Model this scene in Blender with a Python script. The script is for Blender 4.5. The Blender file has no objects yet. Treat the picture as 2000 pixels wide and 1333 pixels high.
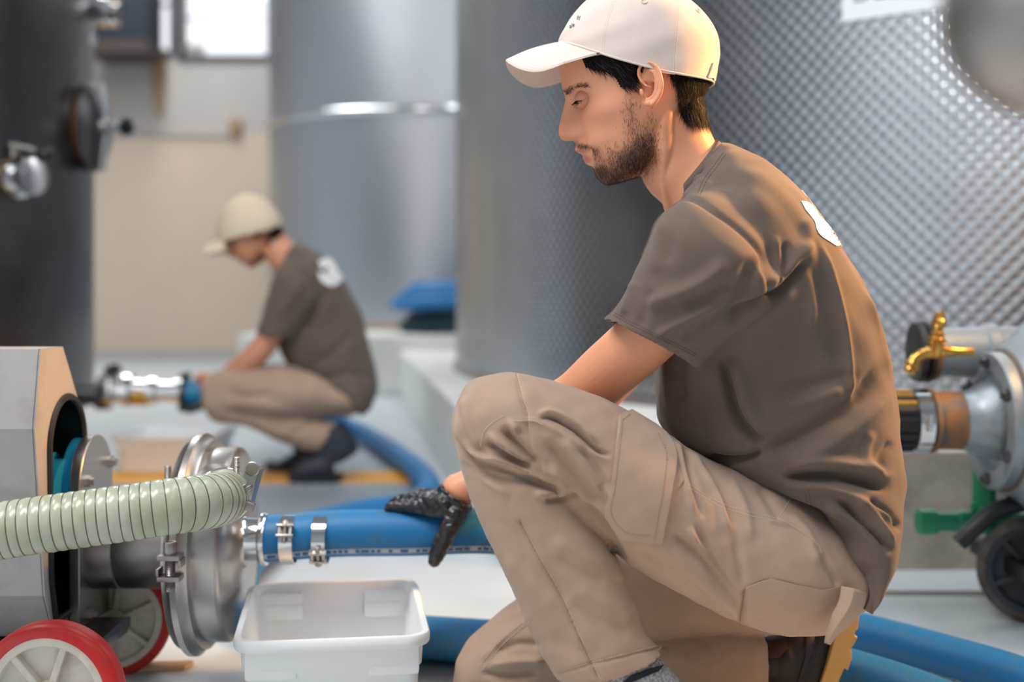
import bpy, bmesh, math, random
import numpy as np
from mathutils import Vector, Matrix
from mathutils.bvhtree import BVHTree
from mathutils.geometry import delaunay_2d_cdt

SC = bpy.context.scene
COL = SC.collection
random.seed(7)
RNG = np.random.default_rng(7)

# ---------------------------------------------------------------- camera
F, CX, HY, HC = 2400.0, 1000.0, 570.0, 0.62      # focal length and horizon in pixels of the 2000 px frame, eye height
cam_d = bpy.data.cameras.new('camera')
cam = bpy.data.objects.new('camera', cam_d)
COL.objects.link(cam)
cam.location = (0, 0, HC)
cam.rotation_euler = (math.pi / 2, 0, 0)
cam_d.sensor_width = 36.0
cam_d.lens = F / 2000.0 * 36.0
cam_d.shift_y = (HY - 666.5) / 2000.0
cam_d.clip_start = 0.05
cam_d.dof.use_dof = True
cam_d.dof.focus_distance = 1.60
cam_d.dof.aperture_fstop = 2.1
SC.camera = cam

# ---------------------------------------------------------------- world, lamps, exposure
SC.view_settings.view_transform = 'Standard'
SC.view_settings.look = 'None'
SC.view_settings.gamma = 1.0
SC.view_settings.exposure = 0.0
SC.view_settings.use_curve_mapping = False
W = bpy.data.worlds.new('daylight')
SC.world = W
W.use_nodes = True
W.node_tree.nodes['Background'].inputs['Color'].default_value = (0.90, 0.95, 1.0, 1)
W.node_tree.nodes['Background'].inputs['Strength'].default_value = 1.5


def area_lamp(name, loc, target, size, power, color, size_y=None):
    L = bpy.data.lights.new(name, 'AREA')
    L.energy = power
    L.color = color
    L.size = size
    if size_y:
        L.shape = 'RECTANGLE'
        L.size_y = size_y
    o = bpy.data.objects.new(name, L)
    o.location = loc
    o.rotation_euler = (Vector(target) - Vector(loc)).to_track_quat('-Z', 'Y').to_euler()
    COL.objects.link(o)
    return o


area_lamp('hall_lamp', (-1.3, 0.5, 3.7), (0.1, 1.7, 0.5), 1.0, 112, (1.0, 0.97, 0.95), 2.0)
for lx, ly, pw in ((-3.4, 3.5, 135), (0.6, 2.6, 62), (4.4, 2.0, 60), (-3.0, 8.4, 180), (0.4, 7.6, 175), (1.6, -2.0, 45)):
    area_lamp('ceiling_fill', (lx, ly, 5.05), (lx, ly, 0.0), 0.7, pw, (0.95, 0.98, 1.0), 4.2)  # unseen lamps added along the ceiling to brighten the hall
area_lamp('warm_lamp', (1.55, 1.92, 1.42), (0.30, 1.66, 0.78), 0.35, 19, (1.0, 0.50, 0.15)).data.spread = math.radians(80)

# ---------------------------------------------------------------- helpers


def srgb(r, g, b):
    def f(c):
        c /= 255.0
        return c / 12.92 if c <= 0.04045 else ((c + 0.055) / 1.055) ** 2.4
    return (f(r), f(g), f(b), 1.0)


def P(x, y, d):
    """world point seen at pixel x, y from the camera, at distance d along its axis"""
    return Vector(((x - CX) / F * d, d, HC - (y - HY) / F * d))


MATS = {}


def mat(name, color, rough=0.5, metal=0.0, bump=None, vary=None, spec=0.5, sheen=0.0, coat=0.0, trans=0.0,
        alpha=None, emit=None, sss=0.0, aniso=0.0, coords='Object', stretch=None):
    """bump = (scale, strength, distance); vary = (scale, color2, low, high)"""
    m = bpy.data.materials.new(name)
    m.use_nodes = True
    nt = m.node_tree
    b = nt.nodes['Principled BSDF']
    b.inputs['Base Color'].default_value = color
    b.inputs['Roughness'].default_value = rough
    b.inputs['Metallic'].default_value = metal
    b.inputs['Specular IOR Level'].default_value = spec
    b.inputs['Sheen Weight'].default_value = sheen
    b.inputs['Coat Weight'].default_value = coat
    b.inputs['Transmission Weight'].default_value = trans
    b.inputs['Subsurface Weight'].default_value = sss
    if sss:
        b.inputs['Subsurface Radius'].default_value = (0.012, 0.004, 0.002)
        b.inputs['Subsurface Scale'].default_value = 0.6
    if aniso:
        b.inputs['Anisotropic'].default_value = aniso
    if emit:
        b.inputs['Emission Color'].default_value = emit[0]
        b.inputs['Emission Strength'].default_value = emit[1]
    if bump or vary:
        tc = nt.nodes.new('ShaderNodeTexCoord')
        src = tc.outputs[coords]
        if stretch:
            mp = nt.nodes.new('ShaderNodeMapping')
            mp.inputs['Scale'].default_value = stretch
            nt.links.new(src, mp.inputs['Vector'])
            src = mp.outputs['Vector']
    if vary:
        n = nt.nodes.new('ShaderNodeTexNoise')
        n.inputs['Scale'].default_value = vary[0]
        n.inputs['Detail'].default_value = 6
        n.inputs['Roughness'].default_value = 0.6
        nt.links.new(src, n.inputs['Vector'])
        mr = nt.nodes.new('ShaderNodeMapRange')
        mr.inputs['From Min'].default_value = vary[2]
        mr.inputs['From Max'].default_value = vary[3]
        nt.links.new(n.outputs['Fac'], mr.inputs['Value'])
        mx = nt.nodes.new('ShaderNodeMix')
        mx.data_type = 'RGBA'
        mx.inputs[6].default_value = color
        mx.inputs[7].default_value = vary[1]
        nt.links.new(mr.outputs['Result'], mx.inputs[0])
        nt.links.new(mx.outputs[2], b.inputs['Base Color'])
    if bump:
        n2 = nt.nodes.new('ShaderNodeTexNoise')
        n2.inputs['Scale'].default_value = bump[0]
        n2.inputs['Detail'].default_value = 4
        nt.links.new(src, n2.inputs['Vector'])
        bp = nt.nodes.new('ShaderNodeBump')
        bp.inputs['Strength'].default_value = bump[1]
        bp.inputs['Distance'].default_value = bump[2]
        nt.links.new(n2.outputs['Fac'], bp.inputs['Height'])
        nt.links.new(bp.outputs['Normal'], b.inputs['Normal'])
    MATS[name] = m
    return m


def tag(o, label=None, cat=None, group=None, kind=None):
    if label:
        o['label'] = label
    if cat:
        o['category'] = cat
    if group:
        o['group'] = group
    if kind:
        o['kind'] = kind
    return o


def empty(name, loc, label=None, cat=None, group=None):
    o = bpy.data.objects.new(name, None)
    o.empty_display_size = 0.05
    o.location = loc
    COL.objects.link(o)
    tag(o, label, cat, group)
    return o


class MB:
    """collects shapes, then links them as one mesh object (world coordinates)"""

    def __init__(self):
        self.v, self.f = [], []

    def add(self, verts, faces):
        k = len(self.v)
        self.v += [tuple(p) for p in verts]
        self.f += [tuple(i + k for i in q) for q in faces]
        return self

    def box(self, lo, hi, M=None, bevel=0.0):
        bm = bmesh.new()
        bmesh.ops.create_cube(bm, size=1.0)
        lo, hi = Vector(lo), Vector(hi)
        for q in bm.verts:
            q.co = Vector(((q.co[i] + 0.5) * (hi[i] - lo[i]) + lo[i] for i in range(3)))
        if bevel:
            bmesh.ops.bevel(bm, geom=bm.edges[:], offset=bevel, segments=2, affect='EDGES', profile=0.7)
        bm.verts.index_update()
        vs = [(M @ q.co if M else q.co.copy()) for q in bm.verts]
        fs = [[q.index for q in f.verts] for f in bm.faces]
        bm.free()
        return self.add(vs, fs)

    def lathe(self, p0, axis, prof, n=32, up=None, squash=None, start=0.0, sweep=math.tau, cap=True):
        """revolve prof [(t, r), ...] around axis from p0"""
        a = Vector(axis).normalized()
        u = Vector(up) if up else (Vector((0, 0, 1)) if abs(a.z) < 0.9 else Vector((1, 0, 0)))
        u = (u - a * u.dot(a)).normalized()
        w = a.cross(u)
        p0 = Vector(p0)
        full = abs(sweep - math.tau) < 1e-6
        m = n if full else n + 1
        vs, fs = [], []
        for (t, r) in prof:
            for i in range(m):
                an = start + sweep * i / n
                vs.append(p0 + a * t + (u * math.cos(an) + w * math.sin(an) * (squash or 1.0)) * r)
        for j in range(len(prof) - 1):
            for i in range(n):
                i2 = (i + 1) % m
                fs.append((j * m + i, j * m + i2, (j + 1) * m + i2, (j + 1) * m + i))
        if cap and full:
            if prof[0][1] > 1e-6:
                fs.append(tuple(range(m - 1, -1, -1)))
            if prof[-1][1] > 1e-6:
                fs.append(tuple((len(prof) - 1) * m + i for i in range(m)))
        return self.add(vs, fs)

    def tube(self, path, r, n=16, closed=False, cap=True):
        path = [Vector(p) for p in path]
        k = len(path)
        rr = r if hasattr(r, '__len__') else [r] * k
        vs, fs = [], []
        T = []
        for i in range(k):
            if closed:
                t = path[(i + 1) % k] - path[i - 1]
            else:
                t = path[min(i + 1, k - 1)] - path[max(i - 1, 0)]
            T.append(t.normalized())
        u = T[0].orthogonal().normalized()
        for i in range(k):
            u = (u - T[i] * u.dot(T[i])).normalized()
            w = T[i].cross(u)
            for j in range(n):
                a = math.tau * j / n
                vs.append(path[i] + (u * math.cos(a) + w * math.sin(a)) * rr[i])
        for i in range(k if closed else k - 1):
            for j in range(n):
                i2, j2 = (i + 1) % k, (j + 1) % n
                fs.append((i * n + j, i * n + j2, i2 * n + j2, i2 * n + j))
        if cap and not closed:
            fs.append(tuple(range(n - 1, -1, -1)))
            fs.append(tuple((k - 1) * n + j for j in range(n)))
        return self.add(vs, fs)

    def prism(self, poly, offset):
        """extrude a 3D polygon (list of points) by a vector"""
        n = len(poly)
        off = Vector(offset)
        vs = [Vector(p) for p in poly] + [Vector(p) + off for p in poly]
        fs = [tuple(range(n - 1, -1, -1)), tuple(range(n, 2 * n))]
        fs += [(i, (i + 1) % n, n + (i + 1) % n, n + i) for i in range(n)]
        return self.add(vs, fs)

    def build(self, name, material, parent=None, smooth=True, angle=40, bevel=0.0, solid=0.0):
        me = bpy.data.meshes.new(name)
        me.from_pydata(self.v, [], self.f)
        bm = bmesh.new()
        bm.from_mesh(me)
        bmesh.ops.recalc_face_normals(bm, faces=bm.faces[:])
        bm.to_mesh(me)
        bm.free()
        return link(name, me, material, parent, smooth, angle, bevel, solid)


def link(name, me, material, parent=None, smooth=True, angle=40, bevel=0.0, solid=0.0):
    me.name = name
    if material:
        me.materials.append(MATS[material] if isinstance(material, str) else material)
    if smooth:
        me.polygons.foreach_set('use_smooth', [True] * len(me.polygons))
        if angle < 180:
            me.set_sharp_from_angle(angle=math.radians(angle))
    o = bpy.data.objects.new(name, me)
    COL.objects.link(o)
    if bevel:
        md = o.modifiers.new('bevel', 'BEVEL')
        md.width = bevel
        md.segments = 2
        md.limit_method = 'ANGLE'
        md.angle_limit = math.radians(40)
    if solid:
        md = o.modifiers.new('solid', 'SOLIDIFY')
        md.thickness = solid
        md.offset = 0
    if parent:
        put(o, parent)
    return o


def put(o, parent):
    """parent, keeping world coordinates (parents are only ever translated)"""
    w = Vector((0, 0, 0))
    p = parent
    while p is not None:
        w += p.location
        p = p.parent
    o.parent = parent
    o.location = o.location - w


def smooth_path(pts, n=12, closed=False):
    """Catmull-Rom through points of any dimension"""
    p = np.array([tuple(q) for q in pts], float)
    k = len(p)
    out = []
    segs = k if closed else k - 1
    for i in range(segs):
        if closed:
            p0, p1, p2, p3 = p[(i - 1) % k], p[i], p[(i + 1) % k], p[(i + 2) % k]
        else:
            p1, p2 = p[i], p[i + 1]
            p0 = p[i - 1] if i > 0 else 2 * p1 - p2
            p3 = p[i + 2] if i + 2 < k else 2 * p2 - p1
        for j in range(n):
            t = j / n
            out.append(0.5 * ((2 * p1) + (-p0 + p2) * t + (2 * p0 - 5 * p1 + 4 * p2 - p3) * t * t
                              + (-p0 + 3 * p1 - 3 * p2 + p3) * t ** 3))
    if not closed:
        out.append(p[-1])
    return np.array(out)


def fit_section(s):
    """shift a section so that the outline of its whole ring, depth included, meets the two wanted pixels"""
    d, hd, ex = s[4], s[5], (s[6] if len(s) > 6 else 2.2)
    t = np.arange(64) * math.tau / 64
    c = np.sign(np.cos(t)) * np.abs(np.cos(t)) ** (2 / ex)
    k = np.sign(np.sin(t)) * np.abs(np.sin(t)) ** (2 / ex)
    a0, b0 = np.array(s[:2], float), np.array(s[2:4], float)
    e = (a0 - b0) / (np.linalg.norm(a0 - b0) + 1e-9)
    a, b = a0.copy(), b0.copy()
    for _ in range(8):
        q = (a + b) / 2 + (a - b) / 2 * c[:, None]
        w = np.stack([(q[:, 0] - CX) / F * d, np.full(64, d) + hd * k, HC - (q[:, 1] - HY) / F * d], 1)
        p = to_px(w)
        # the whole ring's bounding box in the frame along e and across it
        pe = p @ e
        a = a + e * np.clip(a0 @ e - pe.max(), -60, 60) * 0.7
        b = b + e * np.clip(b0 @ e - pe.min(), -60, 60) * 0.7
        if (a - b) @ e < 4:
            m = (a + b) / 2
            a, b = m + e * 2, m - e * 2
    return (*a, *b, *s[4:])


def loft(sections, n=48, sub=8, caps=True):
    """sections: (ax, ay, bx, by, d, half_depth[, exponent]); closed body whose outline runs through the pixel pairs a, b
    at distance d, with elliptic sections half_depth deep. -> verts (N,3), faces"""
    full = []
    for s in sections:
        s = fit_section(s)
        a, b = P(s[0], s[1], s[4]), P(s[2], s[3], s[4])
        full.append([*a, *b, s[5], s[6] if len(s) > 6 else 2.2])
    S = smooth_path(full, sub)
    th = np.arange(n) * math.tau / n
    c, s_ = np.cos(th), np.sin(th)
    V = []
    for r in S:
        A, B, hd, ex = r[:3], r[3:6], r[6], max(r[7], 1.2)
        cc = np.sign(c) * np.abs(c) ** (2 / ex)
        ss = np.sign(s_) * np.abs(s_) ** (2 / ex)
        ctr, h = (A + B) / 2, (A - B) / 2
        V.append(ctr + cc[:, None] * h + ss[:, None] * np.array([0, hd, 0]))
    m = len(V)
    V = np.concatenate(V)
    Fc = []
    for i in range(m - 1):
        for j in range(n):
            j2 = (j + 1) % n
            Fc.append((i * n + j, i * n + j2, (i + 1) * n + j2, (i + 1) * n + j))
    if caps:
        Fc.append(tuple(range(n - 1, -1, -1)))
        Fc.append(tuple((m - 1) * n + j for j in range(n)))
    return V, Fc


def limb(points, n=24, sub=8, round_ends=True):
    """points: (Vector, radius) ... -> a tapered closed tube with rounded ends"""
    data = [[*p, r] for p, r in points]
    S = smooth_path(data, sub)
    pts = [Vector(q[:3]) for q in S]
    rr = [max(q[3], 1e-4) for q in S]
    if round_ends:
        def cap(p, q, r):
            d = (p - q).normalized()
            return [(p + d * r * math.sin(a), r * math.cos(a)) for a in (0.35, 0.7, 1.05, 1.35, 1.52)]
        head = cap(pts[0], pts[1], rr[0])[::-1]
        tail = cap(pts[-1], pts[-2], rr[-1])
        pts = [h[0] for h in head] + pts + [t[0] for t in tail]
        rr = [h[1] for h in head] + rr + [t[1] for t in tail]
    mb = MB().tube(pts, rr, n)
    return np.array([tuple(v) for v in mb.v]), mb.f


def ellipsoid(c, ax, n=24, M=None):
    vs, fs = [], []
    m = n // 2
    for i in range(1, m):
        t = math.pi * i / m
        for j in range(n):
            p = math.tau * j / n
            q = Vector((math.sin(t) * math.cos(p) * ax[0], math.sin(t) * math.sin(p) * ax[1], math.cos(t) * ax[2]))
            vs.append((M @ q if M else q) + Vector(c))
    top, bot = Vector((0, 0, ax[2])), Vector((0, 0, -ax[2]))
    vs.append((M @ top if M else top) + Vector(c))
    vs.append((M @ bot if M else bot) + Vector(c))
    for i in range(m - 2):
        for j in range(n):
            j2 = (j + 1) % n
            fs.append((i * n + j, i * n + j2, (i + 1) * n + j2, (i + 1) * n + j))
    for j in range(n):
        fs.append((len(vs) - 2, (j + 1) % n, j))
        fs.append((len(vs) - 1, (m - 2) * n + j, (m - 2) * n + (j + 1) % n))
    return np.array([tuple(v) for v in vs]), fs


def union(pieces, voxel, smooth=2, lam=0.5):
    """voxel union of closed pieces -> smoothed mesh"""
    mb = MB()
    for v, f in pieces:
        mb.add(v, f)
    me = bpy.data.meshes.new('tmp')
    me.from_pydata(mb.v, [], mb.f)
    bm = bmesh.new()
    bm.from_mesh(me)
    bmesh.ops.recalc_face_normals(bm, faces=bm.faces[:])
    bm.to_mesh(me)
    bm.free()
    o = bpy.data.objects.new('tmp', me)
    COL.objects.link(o)
    md = o.modifiers.new('r', 'REMESH')
    md.mode = 'VOXEL'
    md.voxel_size = voxel
    dg = bpy.context.evaluated_depsgraph_get()
    out = bpy.data.meshes.new_from_object(o.evaluated_get(dg))
    bpy.data.objects.remove(o)
    bpy.data.meshes.remove(me)
    if smooth:
        V = get_v(out)
        E = get_e(out)
        deg = np.bincount(E.ravel(), minlength=len(V)).astype(float)[:, None]
        for _ in range(smooth):
            V = lap(V, E, deg, lam)
        set_v(out, V)
    return out


def lap(V, E, deg, lam):
    S = np.zeros_like(V)
    for k in range(3):
        S[:, k] = np.bincount(E[:, 0], V[E[:, 1], k], len(V)) + np.bincount(E[:, 1], V[E[:, 0], k], len(V))
    return V + lam * (S / np.maximum(deg, 1) - V)


def get_v(me):
    a = np.empty(len(me.vertices) * 3)
    me.vertices.foreach_get('co', a)
    return a.reshape(-1, 3)


def set_v(me, V):
    me.vertices.foreach_set('co', np.ascontiguousarray(V, dtype=np.float32).ravel())
    me.update()


def get_e(me):
    a = np.empty(len(me.edges) * 2, dtype=np.int32)
    me.edges.foreach_get('vertices', a)
    return a.reshape(-1, 2)


def get_n(me):
    a = np.empty(len(me.vertices) * 3, dtype=np.float32)
    me.vertex_normals.foreach_get('vector', a)
    return a.reshape(-1, 3).astype(float)


def to_px(V):
    d = V[:, 1]
    return np.stack([CX + V[:, 0] / d * F, HY - (V[:, 2] - HC) / d * F], 1)


def seg_dist(Q, poly):
    """distance of points Q (N,2) to a polyline, with signed side and the position along it (0..1)"""
    poly = np.asarray(poly, float)
    L = np.linalg.norm(np.diff(poly, axis=0), axis=1)
    cum = np.concatenate([[0], np.cumsum(L)])
    best = np.full(len(Q), 1e9)
    side = np.zeros(len(Q))
    pos = np.zeros(len(Q))
    for i in range(len(poly) - 1):
        a, b = poly[i], poly[i + 1]
        ab = b - a
        t = np.clip(((Q - a) @ ab) / (ab @ ab), 0, 1)
        r = Q - (a + t[:, None] * ab)
        d = np.linalg.norm(r, axis=1)
        w = d < best
        best[w] = d[w]
        side[w] = np.sign(ab[0] * r[w, 1] - ab[1] * r[w, 0])
        pos[w] = (cum[i] + t[w] * L[i]) / cum[-1]
    return best, side, pos


def wrinkle(me, folds, facing=True):
    """folds: (polyline px, width px, height mm, kind) with kind 'bump' (rounded, negative = groove) or 'step' (sharp on the
    right-hand side of the line's direction, soft on the left)"""
    V = get_v(me)
    N = get_n(me)
    px = to_px(V)
    view = V - np.array([0, 0, HC])
    view /= np.linalg.norm(view, axis=1)[:, None]
    face = np.clip(-(N * view).sum(1) * 2.5 + 0.25, 0, 1) if facing else np.ones(len(V))
    D = np.zeros(len(V))
    for pl, wd, mm, kind in folds:
        pl = smooth_path(pl, 6) if len(pl) > 2 else np.asarray(pl, float)
        lo, hi = pl.min(0) - wd * 3, pl.max(0) + wd * 3
        idx = np.where((px[:, 0] > lo[0]) & (px[:, 0] < hi[0]) & (px[:, 1] > lo[1]) & (px[:, 1] < hi[1]) & (face > 0))[0]
        if not len(idx):
            continue
        d, s, t = seg_dist(px[idx], pl)
        env = np.clip(np.minimum(t, 1 - t) * 5, 0, 1)
        env = env * env * (3 - 2 * env) if kind != 'seam' else 1.0
        if kind in ('bump', 'seam'):
            h = np.exp(-(d / wd) ** 2)
        elif kind == 'step':
            h = np.where(s < 0, np.exp(-(d / wd) ** 2), np.exp(-(d / (wd * 0.28)) ** 2) * 1.6 - 0.6 * np.exp(-(d / (wd * 0.7)) ** 2))
        D[idx] += h * env * mm * 0.001
    V = V + N * (D * face)[:, None]
    set_v(me, V)


def noise_disp(me, amp, scale, seed=0, stretch=(1, 1, 1)):
    """soft random undulation from summed plane waves"""
    V = get_v(me)
    N = get_n(me)
    r = np.random.default_rng(seed)
    D = np.zeros(len(V))
    K = 14
    for i in range(K):
        k = r.normal(size=3)
        k = k / np.linalg.norm(k) * scale * r.uniform(0.5, 1.6) * np.array(stretch)
        D += np.sin(V @ k * math.tau + r.uniform(0, 6.28))
    set_v(me, V + N * (D / math.sqrt(K) * amp)[:, None])


def bvh(me):
    V = get_v(me)
    return BVHTree.FromPolygons([tuple(v) for v in V], [tuple(p.vertices) for p in me.polygons])


def cast(tree, x, y):
    o = Vector((0, 0, HC))
    d = (P(x, y, 1.0) - o).normalized()
    hit, nrm, idx, dist = tree.ray_cast(o, d)
    if hit is None:
        return None, None
    if nrm.dot(d) > 0:
        nrm = -nrm
    return hit, nrm


def patch(tree, poly, off, thick, step=7.0, curve=True, edge_drop=0.0):
    """a cloth patch: the outline poly (px) laid on the surface, lifted off it and given thickness. -> MB"""
    poly = np.asarray(poly, float)
    # resample the outline
    out = []
    k = len(poly)
    for i in range(k):
        a, b = poly[i], poly[(i + 1) % k]
        m = max(1, int(np.linalg.norm(b - a) / step))
        for j in range(m):
            out.append(a + (b - a) * j / m)
    out = np.array(out)
    nb = len(out)
    lo, hi = out.min(0), out.max(0)
    xs = np.arange(lo[0] + step / 2, hi[0], step)
    ys = np.arange(lo[1] + step / 2, hi[1], step)
    gx, gy = np.meshgrid(xs, ys)
    q = np.stack([gx.ravel(), gy.ravel()], 1)
    inside = in_poly(q, out)
    d, _, _ = seg_dist(q, np.concatenate([out, out[:1]]))
    q = q[inside & (d > step * 0.45)]
    pts = [Vector(p) for p in out] + [Vector(p) for p in q]
    edges = [(i, (i + 1) % nb) for i in range(nb)]
    vv, _, ff, _, _, _ = delaunay_2d_cdt(pts, edges, [], 1, 1e-4)
    top, bot, ok = [], [], []
    last = None
    for p in vv:
        h, n = cast(tree, p.x, p.y)
        if h is None:
            top.append(None)
            bot.append(None)
            continue
        top.append(h + n * (off + thick))
        bot.append(h + n * (off - thick * 0.5))
    faces = [f for f in ff if all(top[i] is not None for i in f)]
    used = sorted({i for f in faces for i in f})
    mp = {i: j for j, i in enumerate(used)}
    m = len(used)
    V = [top[i] for i in used] + [bot[i] for i in used]
    FF = []
    cnt = {}
    for f in faces:
        g = [mp[i] for i in f]
        FF.append(tuple(g))
        FF.append(tuple(i + m for i in reversed(g)))
        for a, b in zip(g, g[1:] + g[:1]):
            cnt[(a, b)] = cnt.get((a, b), 0) + 1
    for (a, b) in list(cnt):
        if (b, a) not in cnt:
            FF.append((b, a, a + m, b + m))
    return MB().add(V, FF)


def in_poly(Q, poly):
    x, y = Q[:, 0], Q[:, 1]
    r = np.zeros(len(Q), bool)
    k = len(poly)
    for i in range(k):
        x1, y1 = poly[i]
        x2, y2 = poly[(i + 1) % k]
        c = ((y1 > y) != (y2 > y))
        with np.errstate(divide='ignore', invalid='ignore'):
            xi = (x2 - x1) * (y - y1) / (y2 - y1) + x1
        r ^= c & (x < xi)
    return r


def thread(tree, line, r=0.0006, off=0.0004, dash=None, n=5, step=3.0):
    """stitching: a thin line (or dashes of it, px lengths) laid on the surface. -> MB"""
    pl = smooth_path(line, 8) if len(line) > 2 else np.asarray(line, float)
    L = np.concatenate([[0], np.cumsum(np.linalg.norm(np.diff(pl, axis=0), axis=1))])
    mb = MB()

    def at(s):
        return np.array([np.interp(s, L, pl[:, 0]), np.interp(s, L, pl[:, 1])])
    spans = [(0, L[-1])] if not dash else [(s, s + dash[0]) for s in np.arange(0, L[-1] - dash[0], dash[0] + dash[1])]
    for a, b in spans:
        k = max(2, int((b - a) / step) + 1)
        pts = []
        for s in np.linspace(a, b, k):
            h, nn = cast(tree, *at(s))
            if h is not None and (not pts or (h - pts[-1]).length < 0.03):
                pts.append(h + nn * off)
        if len(pts) > 1:
            mb.tube(pts, r, n)
    return mb


def text_mesh(s, size, extrude=0.0005):
    c = bpy.data.curves.new('txt', 'FONT')
    c.body = s
    c.size = size
    c.extrude = extrude
    o = bpy.data.objects.new('txt', c)
    COL.objects.link(o)
    dg = bpy.context.evaluated_depsgraph_get()
    me = bpy.data.meshes.new_from_object(o.evaluated_get(dg))
    V = [Vector(v.co) for v in me.vertices]
    Fc = [tuple(p.vertices) for p in me.polygons]
    bpy.data.objects.remove(o)
    return V, Fc
# ---------------------------------------------------------------- materials
mat('floor_coat', srgb(197, 206, 210), 0.30, bump=(3.0, 0.12, 0.004), vary=(1.6, srgb(182, 193, 198), 0.45, 0.75), spec=0.5)
mat('grey_floor', srgb(142, 152, 160), 0.32, vary=(2.0, srgb(158, 166, 172), 0.4, 0.7))
mat('yellow_paint', srgb(240, 168, 30), 0.45, vary=(30, srgb(215, 140, 25), 0.5, 0.75))
mat('wall_paint', srgb(214, 191, 172), 0.75, vary=(0.7, srgb(202, 184, 164), 0.35, 0.7), bump=(60, 0.1, 0.002))
mat('wall_upper_paint', srgb(190, 181, 174), 0.75, vary=(0.9, srgb(176, 166, 160), 0.35, 0.7))
mat('cool_paint', srgb(192, 196, 201), 0.8)
mat('white_plaster', srgb(230, 230, 225), 0.6, vary=(2.5, srgb(205, 206, 200), 0.45, 0.75))
mat('concrete', srgb(160, 152, 143), 0.8, vary=(7, srgb(118, 110, 100), 0.42, 0.7), bump=(40, 0.4, 0.004))
mat('dark_frame', srgb(34, 44, 58), 0.6)
mat('brown_metal', srgb(74, 62, 56), 0.6)
mat('oak_wood', srgb(176, 142, 104), 0.6, vary=(9, srgb(140, 108, 76), 0.4, 0.7), stretch=(1, 1, 0.1))
mat('steel_sheet', srgb(184, 187, 190), 0.20, 1.0, vary=(2.0, srgb(166, 169, 173), 0.4, 0.7))
mat('steel_polish', srgb(222, 222, 222), 0.12, 1.0)
mat('steel_satin', srgb(186, 181, 176), 0.33, 1.0, bump=(220, 0.05, 0.001), stretch=(1, 1, 0.15))
mat('steel_dull', srgb(166, 160, 156), 0.38, 1.0, vary=(5, srgb(140, 134, 130), 0.4, 0.7), bump=(160, 0.06, 0.001))
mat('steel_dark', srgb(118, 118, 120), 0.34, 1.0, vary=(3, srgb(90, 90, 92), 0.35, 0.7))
mat('black_rubber', srgb(24, 25, 27), 0.5)
mat('black_plastic', srgb(18, 19, 22), 0.3)
mat('orange_gasket', srgb(130, 76, 28), 0.5)
mat('brass', srgb(206, 160, 84), 0.26, 1.0, vary=(40, srgb(150, 108, 52), 0.5, 0.75))
mat('clear_glass', (1, 1, 1, 1), 0.02, trans=1.0)
mat('white_board', srgb(236, 240, 246), 0.35)
mat('ink_grey', srgb(110, 122, 138), 0.6)


# embossed sheet for the far tank: too far off to tell the dimples apart, so they are fine relief
def dimple_mat(name, color, rough, pitch, strength):
    m = mat(name, color, rough, 1.0)
    nt = m.node_tree
    b = nt.nodes['Principled BSDF']
    uv = nt.nodes.new('ShaderNodeUVMap')
    sx = nt.nodes.new('ShaderNodeSeparateXYZ')
    nt.links.new(uv.outputs['UV'], sx.inputs[0])
    outs = []
    for ax in ('X', 'Y'):
        mu = nt.nodes.new('ShaderNodeMath')
        mu.operation = 'MULTIPLY'
        mu.inputs[1].default_value = math.tau / pitch
        nt.links.new(sx.outputs[ax], mu.inputs[0])
        c = nt.nodes.new('ShaderNodeMath')
        c.operation = 'COSINE'
        nt.links.new(mu.outputs[0], c.inputs[0])
        outs.append(c)
    pr = nt.nodes.new('ShaderNodeMath')
    pr.operation = 'MULTIPLY'
    nt.links.new(outs[0].outputs[0], pr.inputs[0])
    nt.links.new(outs[1].outputs[0], pr.inputs[1])
    bp = nt.nodes.new('ShaderNodeBump')
    bp.inputs['Strength'].default_value = strength
    bp.inputs['Distance'].default_value = 0.002
    nt.links.new(pr.outputs[0], bp.inputs['Height'])
    nt.links.new(bp.outputs['Normal'], b.inputs['Normal'])
    return m


dimple_mat('dimple_far', srgb(188, 192, 196), 0.34, 0.055, 0.8)

# ---------------------------------------------------------------- the setting
fl = tag(MB().box((-7, -4, -0.12), (7, 11.2, 0.0)).build('floor', 'floor_coat'), 'pale blue-grey coated hall floor with a soft sheen', kind='structure')
MB().box((-2.6, 3.30, 0.0), (-0.30, 3.96, 0.0012)).build('grey_patch', 'grey_floor', fl)  # flat rectangle of darker grey before the yellow stripe
MB().box((-3.0, 3.975, 0.0), (-0.335, 4.235, 0.0016)).build('yellow_stripe', 'yellow_paint', fl)
MB().box((0.55, 2.50, 0.0), (3.0, 2.53, 0.004)).build('drain_strip', 'steel_satin', fl)

WY = 11.0
wx0, wx1, wz0, wz1 = -2.956, -2.195, 2.74, 3.75      # wide window
nx0, nx1, nz0 = -3.235, -3.07, 2.78                  # narrow window beside it
wb = MB()
zs = 2.02
wb.box((-7, WY, 0), (7, WY + 0.2, zs))
wl = tag(wb.build('wall_back', 'wall_paint', smooth=False), 'beige painted back wall below the high window', kind='structure')
wu = MB()
wu.box((-7, WY + 0.02, zs), (7, WY + 0.2, wz0))
wu.box((-7, WY + 0.02, wz0), (nx0, WY + 0.2, 5.2))
wu.box((nx0, WY + 0.02, wz0), (nx1, WY + 0.2, nz0))
wu.box((nx0, WY + 0.02, wz1), (nx1, WY + 0.2, 5.2))
wu.box((nx1, WY + 0.02, wz0), (wx0, WY + 0.2, 5.2))
wu.box((wx0, WY + 0.02, wz1), (wx1, WY + 0.2, 5.2))
wu.box((wx1, WY + 0.02, wz0), (7, WY + 0.2, 5.2))
wu.build('upper_wall_face', 'wall_upper_paint', wl, smooth=False)
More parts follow.
